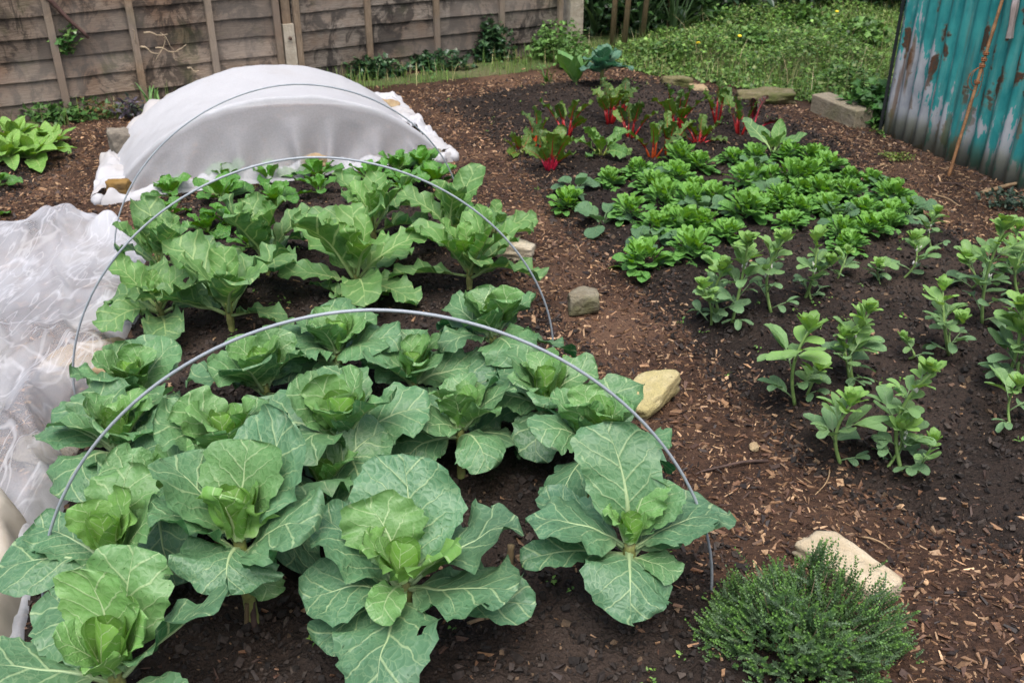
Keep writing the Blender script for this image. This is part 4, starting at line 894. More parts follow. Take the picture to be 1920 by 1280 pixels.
# ------------------------------------------------------------------ net and old fleece at the left
M_net = fleece_mat('insect_net', c=(.70, .72, .77), dirt=(.48, .43, .35), alpha=.44, trans=.3, dscale=2.2, damt=.5, fine=220, crease=.10, bs=.35)
M_old = fleece_mat('old_fleece', c=(.50, .46, .39), dirt=(.28, .22, .14), alpha=0.0, trans=.25, dscale=5, damt=.8, fine=70)
def sheet(name, left, right, label, mat, ns, nt, hfun, alphaf, seed, cat):
    def curve(pts, m):
        P_ = np.array([G(*p)[:2] for p in pts]); k = np.concatenate([[0], np.cumsum(np.linalg.norm(np.diff(P_, axis=0), axis=1))]); k /= k[-1]
        kk = np.linspace(0, 1, m); return np.stack([np.interp(kk, k, P_[:, 0]), np.interp(kk, k, P_[:, 1])], 1)
    Lc, Rc = curve(left, nt), curve(right, nt)
    Rc[:, 0] += .012 * np.sin(np.linspace(0, 40, nt)) + .03 * fbm(np.linspace(0, 14, nt), np.zeros(nt), seed)
    s = np.linspace(0, 1, ns)[None, :, None]; XY = Lc[:, None] * (1 - s) + Rc[:, None] * s
    S, T_ = np.meshgrid(np.linspace(0, 1, ns), np.linspace(0, 1, nt))
    h = hfun(XY[..., 0], XY[..., 1], S, T_)
    edge = np.minimum(np.clip((1 - S) / .06, 0, 1), np.clip(np.minimum(T_, 1 - T_) / .05, 0, 1)); edge = np.sqrt(edge * (2 - edge))
    Z = H(XY[..., 0], XY[..., 1]) + .004 + h * edge
    V = np.concatenate([XY, Z[..., None]], -1)
    C = np.zeros((ns * nt, 3)); dz = np.clip(fbm(XY[..., 0] * 3, XY[..., 1] * 3, seed + 4), 0, 1); C[:, 0] = (dz * .5).ravel(); C[:, 1] = alphaf(XY[..., 0], XY[..., 1], S, T_, h).ravel()
    o = MB().add(V, grid_faces(ns, nt), C=C).build(name, mat); return tag(o, label, cat)
def lump(x, y, px, py, r1, r2, rot=0):
    c = G(px, py, .05); dx = x - c[0]; dy = y - c[1]; ca, sa = math.cos(rot), math.sin(rot)
    return np.exp(-(((dx * ca + dy * sa) / r1) ** 2 + ((-dx * sa + dy * ca) / r2) ** 2))
def ridge(x, y, sx, sy, seed, o=3):
    n = fbm(x * sx, y * sy, seed, o); return 1 - np.clip(np.abs(n) * 2.6, 0, 1)
def net_h(x, y, S, T_):
    wx = x + .12 * fbm(x * 2, y * 2, 55, 2); wy = y + .3 * x
    f = .002 * fbm(wx * 20 + y * 5, y * 6, 71, 3)
    rr = np.random.default_rng(4)
    for k in range(24):
        s0 = .35 + .68 * rr.random(); a1, f1, p1 = .02 + .07 * rr.random(), 2 + 5 * rr.random(), rr.random() * 6; t0, tl = rr.random(), .18 + .4 * rr.random(); wd = .010 + .045 * rr.random() ** 1.3; hh = .008 + .026 * rr.random() ** 1.2; sl = rr.normal(0, .22)
        cS = s0 + a1 * np.sin(T_ * f1 * 2 + p1) + sl * (T_ - t0) + .012 * fbm(T_ * 6, S * 0 + k, 5, 2); env = np.exp(-((T_ - t0) / tl) ** 4); dS = S - cS
        f = f + hh * env * np.where(dS > 0, np.exp(-(dS / wd) ** 2), np.exp(-(dS / (wd * 3.5)) ** 2))
    for k in range(2):
        t0 = rr.random(); s0 = .5 + .5 * rr.random(); dT = T_ - t0 - .5 * (S - s0) * rr.normal(0, .6) - .015 * fbm(S * 12, S * 0 + k, 9, 2); f = f + (.01 + .018 * rr.random()) * np.exp(-(dT / (.006 + .01 * rr.random())) ** 2) * np.exp(-((S - s0) / .12) ** 2)
    f += .10 * lump(x, y, 78, 440, .17, .22) + .07 * lump(x, y, 205, 440, .12, .06) - .05 * lump(x, y, 165, 445, .07, .06) + .06 * lump(x, y, 165, 665, .13, .13) + .05 * lump(x, y, 40, 620, .16, .5) + .05 * lump(x, y, 20, 850, .1, .3)
    return f + .012
def net_a(x, y, S, T_, h):
    gy, gx = np.gradient(h); g_ = np.abs(gx) * 60
    return np.clip(1.25 - g_ * 1.3 + .8 * fbm(x * 3.5, y * 1.8, 91, 3) + .9 * lump(x, y, 165, 665, .16, .12) + .9 * lump(x, y, 70, 850, .2, .2), .05, 1.6)
sheet('insect_net', [(-330, 440), (-420, 520), (-520, 640), (-600, 800), (-700, 950), (-800, 1150), (-900, 1400)], [(170, 408), (258, 448), (268, 520), (258, 600), (240, 690), (150, 745), (112, 830), (142, 930), (90, 1020), (62, 1150), (30, 1400)],
      'crumpled sheer white net lying along the left side of the bed', M_net, 170, 330, net_h, net_a, 7, 'garden net')
def old_h(x, y, S, T_): return .055 + .05 * ridge(x, y, 3, 1.2, 33) ** 2 * (1 - S * .4) + .02 * ridge(x, y, 9, 4, 36) + .04 * lump(x, y, 10, 690, .07, .25)
sheet('old_fleece', [(-500, 590), (-560, 700), (-640, 900), (-700, 1100), (-800, 1400)], [(-20, 575), (22, 660), (14, 730), (-6, 800), (-30, 880), (10, 960), (75, 1030), (60, 1100), (30, 1180), (38, 1400)],
      'dirty cream fleece lying on top of the sheer net at the left edge', M_old, 70, 150, lambda x, y, S, T_: net_h(x, y, S, T_) + .035 + .02 * ridge(x, y, 9, 4, 36), lambda x, y, S, T_, h: 0 * x, 17, 'old fleece')
stone(G(165, 680, .02), (.26, .22, .10), 'tan', 'brown stone showing through the sheer net', 16)
stone(G(100, 840, .01), (.2, .2, .05), 'grey', 'flat grey stone under the near part of the net', 17)

# ------------------------------------------------------------------ fence
def wood_mat(name, c1, c2, dark, along=(1, 1, 1), damp=.6, green=.25):
    t = NT(name); v = t.obj()
    at = t.n('Attribute', attribute_name='Col').outputs[0]; spc = t.n('SeparateColor'); t.put(spc.inputs[0], at)
    off = t.n('VectorMath', operation='ADD'); t.put(off.inputs[0], v); cmb = t.n('CombineXYZ'); t.put(cmb.inputs[0], t.M('MULTIPLY', spc.outputs[1], 30)); t.put(off.inputs[1], cmb.outputs[0]); v2 = off.outputs[0]
    grain = t.noise(t.mapping(v2, along), 14, 5, .6, .6); fine = t.noise(t.mapping(v2, along), 60, 3, .6)
    big = t.noise(v, 2.3, 4, .6); st = t.noise(v, 6.5, 5, .6, .8)
    c = t.mix(t.ss(grain, .3, .7), c1, c2)
    c = t.mix(t.M('MULTIPLY', t.ss(fine, .5, .62), .35), c, dark)
    c = t.mix(t.M('MULTIPLY', t.ss(big, .45, .65), .5), c, tuple(x * y for x, y in zip(c1, (1.15, .75, .5))))
    c = t.mix(t.M('MULTIPLY', t.ss(st, .50, .64), damp), c, dark); c = t.mix(t.M('MULTIPLY', t.ss(t.noise(t.mapping(v, (2.0, 1, 1.3)), 3.0, 6, .74, 1.5), .48, .57), damp * .9), c, dark); c = t.mix(t.M('MULTIPLY', t.ss(t.noise(v, 1.3, 3), .5, .62), .5), c, (.21, .19, .17))
    c = t.mix(t.M('MULTIPLY', t.ss(t.noise(v, 4, 3), .56, .68), green), c, (.06, .075, .025))
    c = t.mix(1.0, c, t.mix(spc.outputs[0], (.62, .60, .58), (1.15, 1.12, 1.08)), 'MULTIPLY')
    h = t.M('ADD', grain, t.M('MULTIPLY', fine, .5))
    return t.finish(t.pbr(c, .85, t.bump(h, .6, .006), .25))
frz = math.atan2(fdir[1], fdir[0])
M_board2 = wood_mat('grey_board', (.14, .122, .104), (.29, .26, .225), (.026, .024, .023), (1.0, 1, 13), .85, .2)
M_board = wood_mat('weathered_board', (.135, .100, .075), (.275, .225, .178), (.026, .022, .019), (1.0, 1, 13), .8, .35)
M_batten = wood_mat('weathered_batten', (.19, .145, .10), (.26, .205, .15), (.06, .05, .04), (10, 10, 1), .3, .2)
M_conc = stone_mat('post_concrete', (.30, .26, .20), (.38, .34, .27), (.20, .19, .09), .7)
def fpos(px):   # distance along the fence line at image column px
    u = (px - 960) / FPX
    d = np.array([u, math.cos(TH), -math.sin(TH)])
    # line fence_A + s*fdir at ground: project
    best = None
    for s in np.linspace(-4, 5, 1801):
        q = fence_A + s * fdir; z = q[1] * math.cos(TH) + CH * math.sin(TH); x = q[0] / z * FPX + 960
        if best is None or abs(x - px) < best[0]: best = (abs(x - px), s)
    return best[1]
def fence_panel(s0, s1, battens, label, seed, pitch=.125, top=1.85):
    org = fence_A + s0 * fdir
    t = empty('fence_panel', (*org, 0), label, 'fence panel', 'weathered lap fence panels', rz=frz); L_ = s1 - s0
    r = np.random.default_rng(seed); mb = MB(); z = -.02; m = 80
    while z < top:
        h = pitch * 1.12; x = np.linspace(0, L_, m)
        low = z + .012 * fbm(x * 2.5, np.full(m, z * 9), seed, 3) + .004 * fbm(x * 14, np.full(m, z * 5), seed + 2, 2); hi = np.full(m, z + h + .01)
        yo = -.020; yi = -.004   # lower edge stands proud
        rows = [np.stack([x, np.full(m, 0.002), low], 1), np.stack([x, np.full(m, yo), low], 1), np.stack([x, np.full(m, yo + .001), low + .004], 1), np.stack([x, np.full(m, (yo + yi) / 2) + .003 * fbm(x * 5, np.full(m, z), 5), (low + hi) / 2], 1), np.stack([x, np.full(m, yi), hi], 1)]
        V = np.array(rows).reshape(-1, 3); C = np.tile([r.random(), r.random(), 0], (len(V), 1)); C[:, 0] *= .8 + .4 * r.random(); mb.add(V, grid_faces(m, 5), C=C); z += pitch
    mb.add(*box((L_ / 2, .012, top / 2), (L_, .012, top)), C=np.array([.3, .1, 0.]))
    mb.build('boards', M_board2 if seed == 2 else M_board, t)
    for b in battens:
        x = b - s0; w = .042
        V, F = box((x, -.036, top / 2 - .02), (w, .026, top + .06)); mb2 = MB().add(V, F, C=np.array([r.random() * .5 + .5, r.random(), 0])); mb2.build('batten', M_batten, t, smooth=False)
    return t
f0, f1, f2, f3, f4 = fpos(-330), fpos(535), fpos(562), fpos(1050), fpos(1068)
fence_panel(fpos(-900), f0 - .02, [f0 - .5, f0 - 1], 'grey lap fence panel beyond the left edge of the photo', 3)
fence_panel(f0, f1 + .01, [fpos(-180), fpos(-20), fpos(128), fpos(272), fpos(410), f1 - .02], 'brown weathered lap fence panel with dark stains, left of the concrete spur', 1)
fence_panel(f2 - .01, f3, [f2 + .015, fpos(693), fpos(817), fpos(937), f3 - .03], 'grey weathered lap fence panel right of the concrete spur', 2)
q = fence_A + (f1 + f2) / 2 * fdir
hs = height_at(np.array([*q, 0]), 44)
t = empty('concrete_spur', (*q, 0), 'short concrete post with a bolt between the two fence panels', 'concrete post', rz=frz)
V, F = box((0, -.01, hs / 2 - .05), (.085, .09, hs + .1), taper=.12); MB().add(V, F).build('post', M_conc, t, smooth=False)
V, F = box((0, .0, .95), (.06, .05, 1.9)); MB().add(V, F, C=np.array([.5, .3, 0])).build('timber', M_batten, t, smooth=False)
V, F = tube([[0, -.052, hs - .09], [0, -.070, hs - .09]], .011, 10); MB().add(V, F).build('bolt', simple_mat('rusty_bolt', (.08, .045, .03), .7), t)
q = fence_A + (f4) * fdir
t = empty('concrete_post', (*q, 0), 'tall concrete end post of the fence', 'concrete post', rz=frz)
V, F = box((.02, 0, .95), (.125, .12, 2.0)); MB().add(V, F).build('post', M_conc, t, smooth=False)
V, F = tube([[.02, -.058, .10], [.02, -.072, .10]], .012, 10); MB().add(V, F).build('bolt', bpy.data.materials['rusty_bolt'], t)

# ------------------------------------------------------------------ small-leaf foliage helper
def leafcloud(mb, C0, S, shape, pal, r, up=.5, nrm=None):
    """C0 centres (n,3); S sizes (n,); shape: outline points (k,2) in leaf lengths, base at 0,0 pointing +x; faces as a fan"""
    n = len(C0); k = len(shape)
    yaw = r.random(n) * 2 * PI; el = r.normal(.35, .45, n)
    if nrm is None:
        ex = np.stack([np.cos(yaw) * np.cos(el), np.sin(yaw) * np.cos(el), np.sin(el)], 1); upv = np.tile([0., 0, 1], (n, 1)) + r.normal(0, up, (n, 3))
    else:
        upv = nrm + r.normal(0, up, (n, 3)); ex = np.stack([np.cos(yaw), np.sin(yaw), r.normal(0, .5, n)], 1)
    upv /= np.linalg.norm(upv, axis=1)[:, None]
    ey = np.cross(upv, ex); ey /= np.linalg.norm(ey, axis=1)[:, None]; ez = np.cross(ex, ey); ex /= np.linalg.norm(ex, axis=1)[:, None]
    sh = np.asarray(shape, float); zz = -.25 * sh[:, 0] ** 2 + .35 * np.abs(sh[:, 1]) 
    V = C0[:, None] + S[:, None, None] * (sh[None, :, :1] * ex[:, None] + sh[None, :, 1:] * ey[:, None] + zz[None, :, None] * ez[:, None])
    F = (np.arange(k)[None] + (np.arange(n) * k)[:, None])
    pal = np.asarray(pal); c = pal[r.integers(0, len(pal), n)] * np.exp(r.normal(0, .25, n))[:, None]
    mb.add(V.reshape(-1, 3), F, C=np.repeat(c, k, 0))
OVAL = [(0, 0), (.3, .22), (.65, .24), (1, 0), (.65, -.24), (.3, -.22)]
LOBED = [(0, 0), (.05, .28), (.35, .30), (.38, .5), (.62, .40), (.68, .2), (1, .0), (.68, -.2), (.62, -.40), (.38, -.5), (.35, -.30), (.05, -.28)]
IVY = [(0, 0), (-.12, .38), (.3, .28), (.38, .55), (.6, .2), (1, 0), (.6, -.2), (.38, -.55), (.3, -.28), (-.12, -.38)]
M_small = col_leaf('small_leaf', .5, .22); M_gloss = col_leaf('glossy_leaf', .28, .12)
# weeds on the bank
r = np.random.default_rng(21)
weed = px_poly([(1170, 128), (1230, 146), (1300, 152), (1390, 168), (1470, 182), (1540, 200), (1600, 215), (1655, 262), (1720, 150), (1690, 20), (1690, -40), (1460, 5), (1340, 30), (1260, 62), (1180, 80), (1090, 100), (1090, 112)])
lo, hi = weed.min(0), weed.max(0)
def in_poly(n, poly, r, m=0):
    lo, hi = poly.min(0), poly.max(0); q = lo + (hi - lo) * r.random((n, 2)); return q[sdf(poly, q[:, 0], q[:, 1]) > m]
pts = in_poly(120000, weed, r)
d_ = np.clip(sdf(weed, pts[:, 0], pts[:, 1]) / .5, 0, 1); hm = (.025 + .12 * d_) * (.15 + 1.9 * vnoise(pts[:, 0] * 3.2, pts[:, 1] * 3.2, 4) ** 1.6)
z = H(pts[:, 0], pts[:, 1]) + hm * (.35 + .65 * r.random(len(pts)))
mb = MB(); half = len(pts) * 2 // 3
leafcloud(mb, np.c_[pts[:half], z[:half]], .014 + .026 * r.random(half) ** 1.5, LOBED, [(.085, .17, .03), (.12, .22, .04), (.16, .28, .06), (.06, .12, .03), (.19, .23, .08)], r, .35)
leafcloud(mb, np.c_[pts[half:], z[half:]], .012 + .018 * r.random(len(pts) - half), OVAL, [(.09, .20, .035), (.13, .25, .05), (.06, .15, .03)], r, .4)
o = mb.build('weeds', M_small, smooth=False); tag(o, 'mat of green buttercup and nettle weeds between hedge and shed', kind='stuff')
M_bank = soil_mat('weedy_ground', [(.045, .065, .02), (.08, .12, .035), (.09, .085, .045), (.14, .20, .06)], .012)
strip = np.array([fence_A + fdir * -3.5 + fn * -.0, fence_A + fdir * -3.5 + fn * .3, fence_A + fn * .28, fence_A + fdir * 1.2 + fn * .42, fence_A + fdir * 2.2 + fn * .45, fence_A + fdir * 3.3 + fn * .5, fence_A + fdir * 3.9 + fn * .45, fence_A + fdir * 4.1])
for poly, lab in ((np.array([*weed[:11], [6.5, 9.5], [6.5, 11], [-.3, 11], *weed[-2:]]), 'weedy green bank between the bed, the hedge and the shed'), (strip, 'grassy strip of ground along the foot of the fence')):
    lo, hi = poly.min(0) - .1, poly.max(0) + .1; xs = np.arange(lo[0], hi[0], .03); ys = np.arange(lo[1], hi[1], .03); X, Y = np.meshgrid(xs, ys)
    s_ = sdf(poly, X, Y) + .1 * fbm(X * 4, Y * 4, 19); k = np.clip((s_ + .04) / .2, 0, 1); Z = H(X, Y) - .015 + .026 * k + .01 * fbm(X * 12, Y * 12, 3) * k
    F = grid_faces(len(xs), len(ys)); F = F[(s_.ravel()[F] > -.07).all(1)]; u, inv = np.unique(F.ravel(), return_inverse=True)
    tag(MB().add(np.stack([X, Y, Z], -1).reshape(-1, 3)[u], inv.reshape(-1, 4)).build('grass_bank', M_bank), lab, kind='structure')
# grass blades along the fence and among the weeds
def blades(pts, name, label, lmin, lmax, pal, r, mat, w=.0022, lean=.5):
    n = len(pts); L_ = lmin + (lmax - lmin) * r.random(n); yaw = r.random(n) * 2 * PI; ln = r.random(n) * lean
    d = np.stack([np.cos(yaw), np.sin(yaw)], 1); sd = np.stack([-d[:, 1], d[:, 0]], 1); z0 = H(pts[:, 0], pts[:, 1])
    V = []
    for k, ww in ((0, 1), (.5, .8), (.85, .4), (1, .05)):
        c = np.c_[pts + d * (L_ * ln * k ** 1.8)[:, None], z0 + L_ * k * (1 - .4 * ln * k)]
        for sg in (-1, 1): V.append(c + np.c_[sd * (sg * w * ww), np.zeros(n)])
    V = np.stack(V, 1); F = np.array([[0, 1, 3, 2], [2, 3, 5, 4], [4, 5, 7, 6]]); F = (F[None] + (np.arange(n) * 8)[:, None, None]).reshape(-1, 4)
    c = np.asarray(pal)[r.integers(0, len(pal), n)] * np.exp(r.normal(0, .2, n))[:, None]
    o = MB().add(V.reshape(-1, 3), F, C=np.repeat(c, 8, 0)).build(name, mat); return tag(o, label, kind='stuff')
strip = np.array([fence_A + fdir * -3.5 + fn * -.0, fence_A + fdir * -3.5 + fn * .3, fence_A + fn * .28, fence_A + fdir * 1.2 + fn * .42, fence_A + fdir * 2.2 + fn * .45, fence_A + fdir * 3.3 + fn * .5, fence_A + fdir * 3.9 + fn * .45, fence_A + fdir * 4.1])
GP = [(.10, .19, .04), (.15, .26, .055), (.20, .30, .07), (.34, .30, .15)]
p1 = in_poly(22000, strip, r); p1 = p1[r.random(len(p1)) < np.clip(1.6 * vnoise(p1[:, 0] * 3, p1[:, 1] * 3, 8), 0, 1) * np.where(p1[:, 0] < -1.6, .35, 1)]
p2 = in_poly(44000, weed, r); p2 = p2[r.random(len(p2)) < .55]
blades(np.concatenate([p1, p2]), 'grass', 'thin grass along the fence foot and in the weed bank', .03, .16, GP, r, M_small)
p3 = in_poly(900, weed, r); blades(p3[:420], 'dry_grass', 'pale dead grass stalks standing in the weed bank', .12, .34, [(.42, .34, .20), (.34, .28, .17)], r, M_small, .0018, .9)
mb = MB(); pts = in_poly(9000, strip, r, .02); pts = pts[r.random(len(pts)) < vnoise(pts[:, 0] * 4, pts[:, 1] * 4, 18) * 1.2]
leafcloud(mb, np.c_[pts, H(pts[:, 0], pts[:, 1]) + .01 + .04 * r.random(len(pts))], .010 + .018 * r.random(len(pts)), LOBED, [(.05, .13, .03), (.08, .19, .04), (.11, .22, .05)], r, .4)
o = mb.build('ground_weeds', M_small, smooth=False); tag(o, 'low clover-like weeds along the foot of the fence', kind='stuff')

def leafy(name, cat, c, ext, n, size, shape, pal, label, r, mat=None, stems=8, group=None, up=.5, sph=True):
    t = empty(name, c, label, cat, group); mb = MB()
    u = r.normal(size=(n, 3)); u /= np.linalg.norm(u, axis=1)[:, None]; rad = r.random(n) ** .45
    P_ = u * rad[:, None]; P_[:, 2] = np.abs(P_[:, 2]) if sph else P_[:, 2]
    k = fbm(P_[:, 0] * 1.6 + c[0], P_[:, 1] * 1.6 + P_[:, 2] * 1.5, 7, 3); P_ *= (1 + .5 * k)[:, None]
    P_ *= np.asarray(ext)
    leafcloud(mb, P_ + [0, 0, .01], size * (.6 + .8 * r.random(n)), shape, pal, r, up); mb.build('foliage', mat or M_small, t, smooth=False)
    mb = MB()
    for i in range(stems):
        q = P_[int(r.integers(0, n))] * .85; V, F = tube([[q[0] * .15, q[1] * .15, -.02], [q[0] * .5, q[1] * .5, q[2] * .6], q], [.004, .003, .0015], 5); mb.add(V, F)
    mb.build('stems', M_thst, t); return t
IVP = [(.018, .050, .022), (.03, .075, .03), (.045, .10, .04), (.06, .12, .05)]
def fp(px, out=.05): q = fence_A + fpos(px) * fdir + fn * out; return np.array([*q, 0.])
leafy('ivy', 'ivy', fp(690, .06), (.26, .09, .14), 420, .042, IVP and IVY, IVP, 'dark ivy at the foot of the grey fence panel just right of the tent', r, M_gloss)
leafy('ivy', 'ivy', fp(800, .06), (.36, .08, .13), 460, .042, IVY, IVP, 'low dark ivy in the middle of the grey fence panel', r, M_gloss)
leafy('ivy', 'ivy', fp(912, .05), (.20, .07, .30), 480, .045, IVY, IVP, 'ivy climbing highest on the fence near the last batten', r, M_gloss)
leafy('ivy', 'ivy', fp(150, .03) + [0, 0, .42], (.10, .04, .10), 60, .045, IVY, [(.06, .15, .04), (.10, .18, .05)], 'small ivy sprig growing through the brown fence panel', r, M_gloss, sph=False)
leafy('clump_plant', 'leafy plant', fp(1010, .26), (.24, .20, .26), 900, .045, OVAL, [(.07, .16, .03), (.10, .21, .045), (.14, .26, .07)], 'yellow-green bushy plant at the fence corner by the end post', r)
leafy('clump_plant', 'leafy plant', on(1075, 128), (.16, .14, .16), 300, .04, OVAL, [(.08, .18, .04), (.12, .24, .06)], 'small green clump in front of the concrete end post', r)
leafy('sage_plant', 'leafy plant', on(248, 222), (.10, .10, .13), 170, .035, OVAL, [(.10, .08, .11), (.07, .09, .07), (.05, .04, .06)], 'purple leaved herb at the left shoulder of the tent', r)
leafy('weed_clump', 'leafy plant', on(110, 228), (.22, .10, .10), 200, .04, LOBED, [(.05, .13, .03), (.08, .17, .04)], 'low green weeds under the brown fence panel at left', r)
leafy('weed_clump', 'leafy plant', on(180, 220), (.20, .10, .12), 200, .035, OVAL, [(.05, .12, .03), (.07, .15, .04), (.12, .08, .03)], 'brownish green weeds between the third and fourth fence battens', r)
leafy('nettle_clump', 'leafy plant', on(330, 172), (.26, .12, .24), 420, .035, LOBED, [(.07, .15, .03), (.11, .20, .05)], 'feathery green weeds behind the left shoulder of the tent', r)
leafy('nettle_clump', 'leafy plant', on(1630, 232), (.16, .16, .24), 420, .055, LOBED, [(.05, .14, .03), (.08, .19, .04)], 'green weed clump between the concrete block and the shed', r)
leafy('weed_clump', 'leafy plant', on(1682, 300), (.10, .07, .03), 170, .018, OVAL, [(.12, .17, .03), (.16, .2, .04)], 'yellow-green moss patch on the bark in front of the shed', r)
leafy('weed_clump', 'leafy plant', on(1880, 388), (.12, .09, .07), 130, .03, OVAL, [(.03, .05, .035), (.05, .08, .05)], 'dark low weed at the foot of the shed by the right edge', r)
for i, (px, py, sz) in enumerate([(1510, 862, 10), (1490, 905, 4), (1790, 810, 6), (240, 1045, 6), (905, 830, 4), (1195, 590, 4), (1400, 620, 4)]):
    pass
def straps(name, cat, c, n, L_, w, spread, pal, label, r, mat, seed=1):
    t = empty(name, c, label, cat); rr = random.Random(seed); mb = MB()
    for i in range(n):
        a = rr.uniform(0, 360); mbp = leaf(L=L_ * rr.uniform(.7, 1.15), W=w * rr.uniform(.8, 1.2), e0=rr.uniform(90 - spread, 88), bend=rr.uniform(10, 70), cup=.6, ruf=.02, pet=0, shape='strap', az=a, base=(rr.uniform(-.03, .03), rr.uniform(-.03, .03), -.01), nu=3, nv=12, seed=seed * 100 + i, young=rr.random(), thickpet=False, lobe=0, quilt=0)
        for q in mbp: mb.add(*q)
    mb.build('foliage', mat, t); return t
M_strap = leaf_mat('strap_leaf', (.05, .13, .04), (.10, .22, .05), (.12, .22, .06), N=2, quilt=0, net=0, rough=.45)
M_strapd = leaf_mat('dark_strap_leaf', (.025, .065, .03), (.05, .11, .04), (.07, .12, .05), N=2, quilt=0, net=0, rough=.4)
for i, (px, py, ex, n, sh, lab) in enumerate([(1500, 62, (.26, .2, .22), 700, LOBED, 'tallest nettle clump in the middle of the weed bank'), (1410, 95, (.22, .16, .16), 400, LOBED, 'nettle clump left of the tallest one in the weeds'), (1610, 90, (.26, .2, .22), 500, LOBED, 'nettle clump close to the shed at the back'), (1350, 60, (.26, .18, .2), 420, OVAL, 'leafy clump below the thin stake in the weed bank'), (1585, 165, (.18, .13, .13), 300, LOBED, 'low nettle clump behind the concrete block'), (1250, 118, (.2, .14, .14), 300, OVAL, 'low leafy clump behind the mossy yellow rock')]):
    leafy('nettle_clump', 'leafy plant', on(px, py), ex, n, .05, sh, [(.06, .14, .03), (.09, .19, .035), (.12, .23, .05)], lab, r, group='leafy clumps in the weed bank')
straps('daffodil_clump', 'leafy plant', on(1030, 160), 9, .16, .010, 25, None, 'small clump of strap leaves in front of the yellow-green bush', r, M_strap, 2)
straps('iris_clump', 'leafy plant', on(292, 210), 10, .22, .012, 35, None, 'strap leaved clump behind the grey rock on the tent', r, M_strap, 3)
M_tulip = leaf_mat('tulip_leaf', (.07, .17, .05), (.13, .27, .07), (.16, .28, .10), N=3, quilt=.0, net=0, rough=.4)
rosette('tulip_plant', 'leafy plant', 1078, 158, 1.0, 'broad smooth tulip leaves left of the blue-green cabbage', None, M_tulip, 701, n=6, L=.26, wr=.22, pet=.05, el=(85, 50), bend=(5, 40), ruf=.03, cup=(.6, 1.0))
M_blue = leaf_mat('kale_leaf', (.045, .135, .095), (.09, .21, .11), (.20, .32, .20), N=8, slope=.8, under=(.09, .18, .13))
p = on(1128, 160)
t = empty('kale_plant', p, 'blue-green cabbage plant standing tall behind the chard', 'cabbage'); rr = random.Random(9)
V, F = plant_stem(-.02, .14, .012, .013); MB().add(V, F).build('stem', M_stem, t)
a = 10
for i in range(14):
    q = i / 13; a += 137.5; l = (.13 + .085 * q) * rr.uniform(.9, 1.1)
    leafobj(leaf(L=l, W=l * .36, e0=80 - 55 * q, bend=20 + 35 * q, cup=rr.uniform(.3, .8), ruf=.12, pet=.1, az=a, base=(0, 0, .14 - .06 * q), roll=rr.uniform(-15, 15), young=.5 * (1 - q), seed=i, nu=11, nv=16, shape='round', quilt=.03), 'leaf', M_blue, t)

# ------------------------------------------------------------------ dark hedge, strappy plants and stakes behind
HP = [(.018, .045, .016), (.03, .07, .022), (.045, .10, .03), (.02, .04, .02)]
hedges = [(.75, 9.1, 1.0, 'dark laurel shrub behind the first stakes'), (1.5, 9.5, 1.2, 'dark evergreen shrub behind the stakes, second from left'), (2.6, 10.3, 1.3, 'dark evergreen shrub at the middle of the back'), (3.9, 10.2, 1.3, 'dark evergreen shrub behind the weed bank'), (5.2, 9.6, 1.3, 'dark shrub beyond the shed corner')]
for x, y, w, lab in hedges:
    leafy('shrub', 'shrub', (x, y, 0), (w * .85, .75, 1.9), 5200, .085, OVAL, HP, lab, r, M_gloss, 20, 'dark shrubs along the back', .6)
leafy('shrub', 'shrub', (-2.4, 9.4, 0), (1.4, .8, 1.9), 2500, .1, OVAL, HP, 'dark shrub behind the brown fence panel', r, M_gloss, 10, 'dark shrubs along the back', .6)
for x, y, w, lab in ((1.0, 8.95, .5, 'leafy laurel spray beside the stakes'), (1.75, 9.25, .55, 'low glossy shrub right of the stakes')):
    leafy('shrub', 'shrub', (x, y, 0), (w * .8, .4, .6), 900, .075, OVAL, [(.03, .075, .025), (.05, .11, .035), (.07, .14, .05)], lab, r, M_gloss, 10, 'dark shrubs along the back', .6)
for i, (px, lab) in enumerate([(1115, 'dark strap leaved clump beside the concrete end post'), (1195, 'dark strap leaved clump between the second and third stakes'), (1262, 'dark strap leaved clump right of the third stake')]):
    c = on(px, 70); straps('strap_leaf_clump', 'leafy plant', c, 26, .75, .014, 45, None, lab, r, M_strapd, 20 + i)
M_stake = wood_mat('stake_wood', (.22, .16, .09), (.30, .23, .14), (.09, .07, .04), (8, 8, 1), .4, .3)
for px, py, tx, lab in ((1147, 95, 1150, 'leftmost wooden stake beyond the fence end'), (1168, 98, 1176, 'second wooden stake, close to the leftmost one'), (1202, 82, 1212, 'third wooden stake, leaning slightly right'), (1250, 60, 1256, 'fourth stake in front of the dark shrubs'), (1372, 52, 1375, 'thin stake in front of the middle dark shrub'), (1412, 26, 1416, 'rightmost thin stake at the top of the weed bank')):
    c = on(px, py); V, F = tube([[0, 0, -.05], [(tx - px) / 1813 * 7, 0, .6], [(tx - px) / 1813 * 7 * 2.8, 0, 1.6]], [.024, .022, .020] if px < 1300 else .014, 7)
    o = MB().add(V, F, C=np.array([.5, px / 2000, 0])).build('stake', M_stake); o.location = c; tag(o, lab, 'stake', 'wooden stakes at the back')
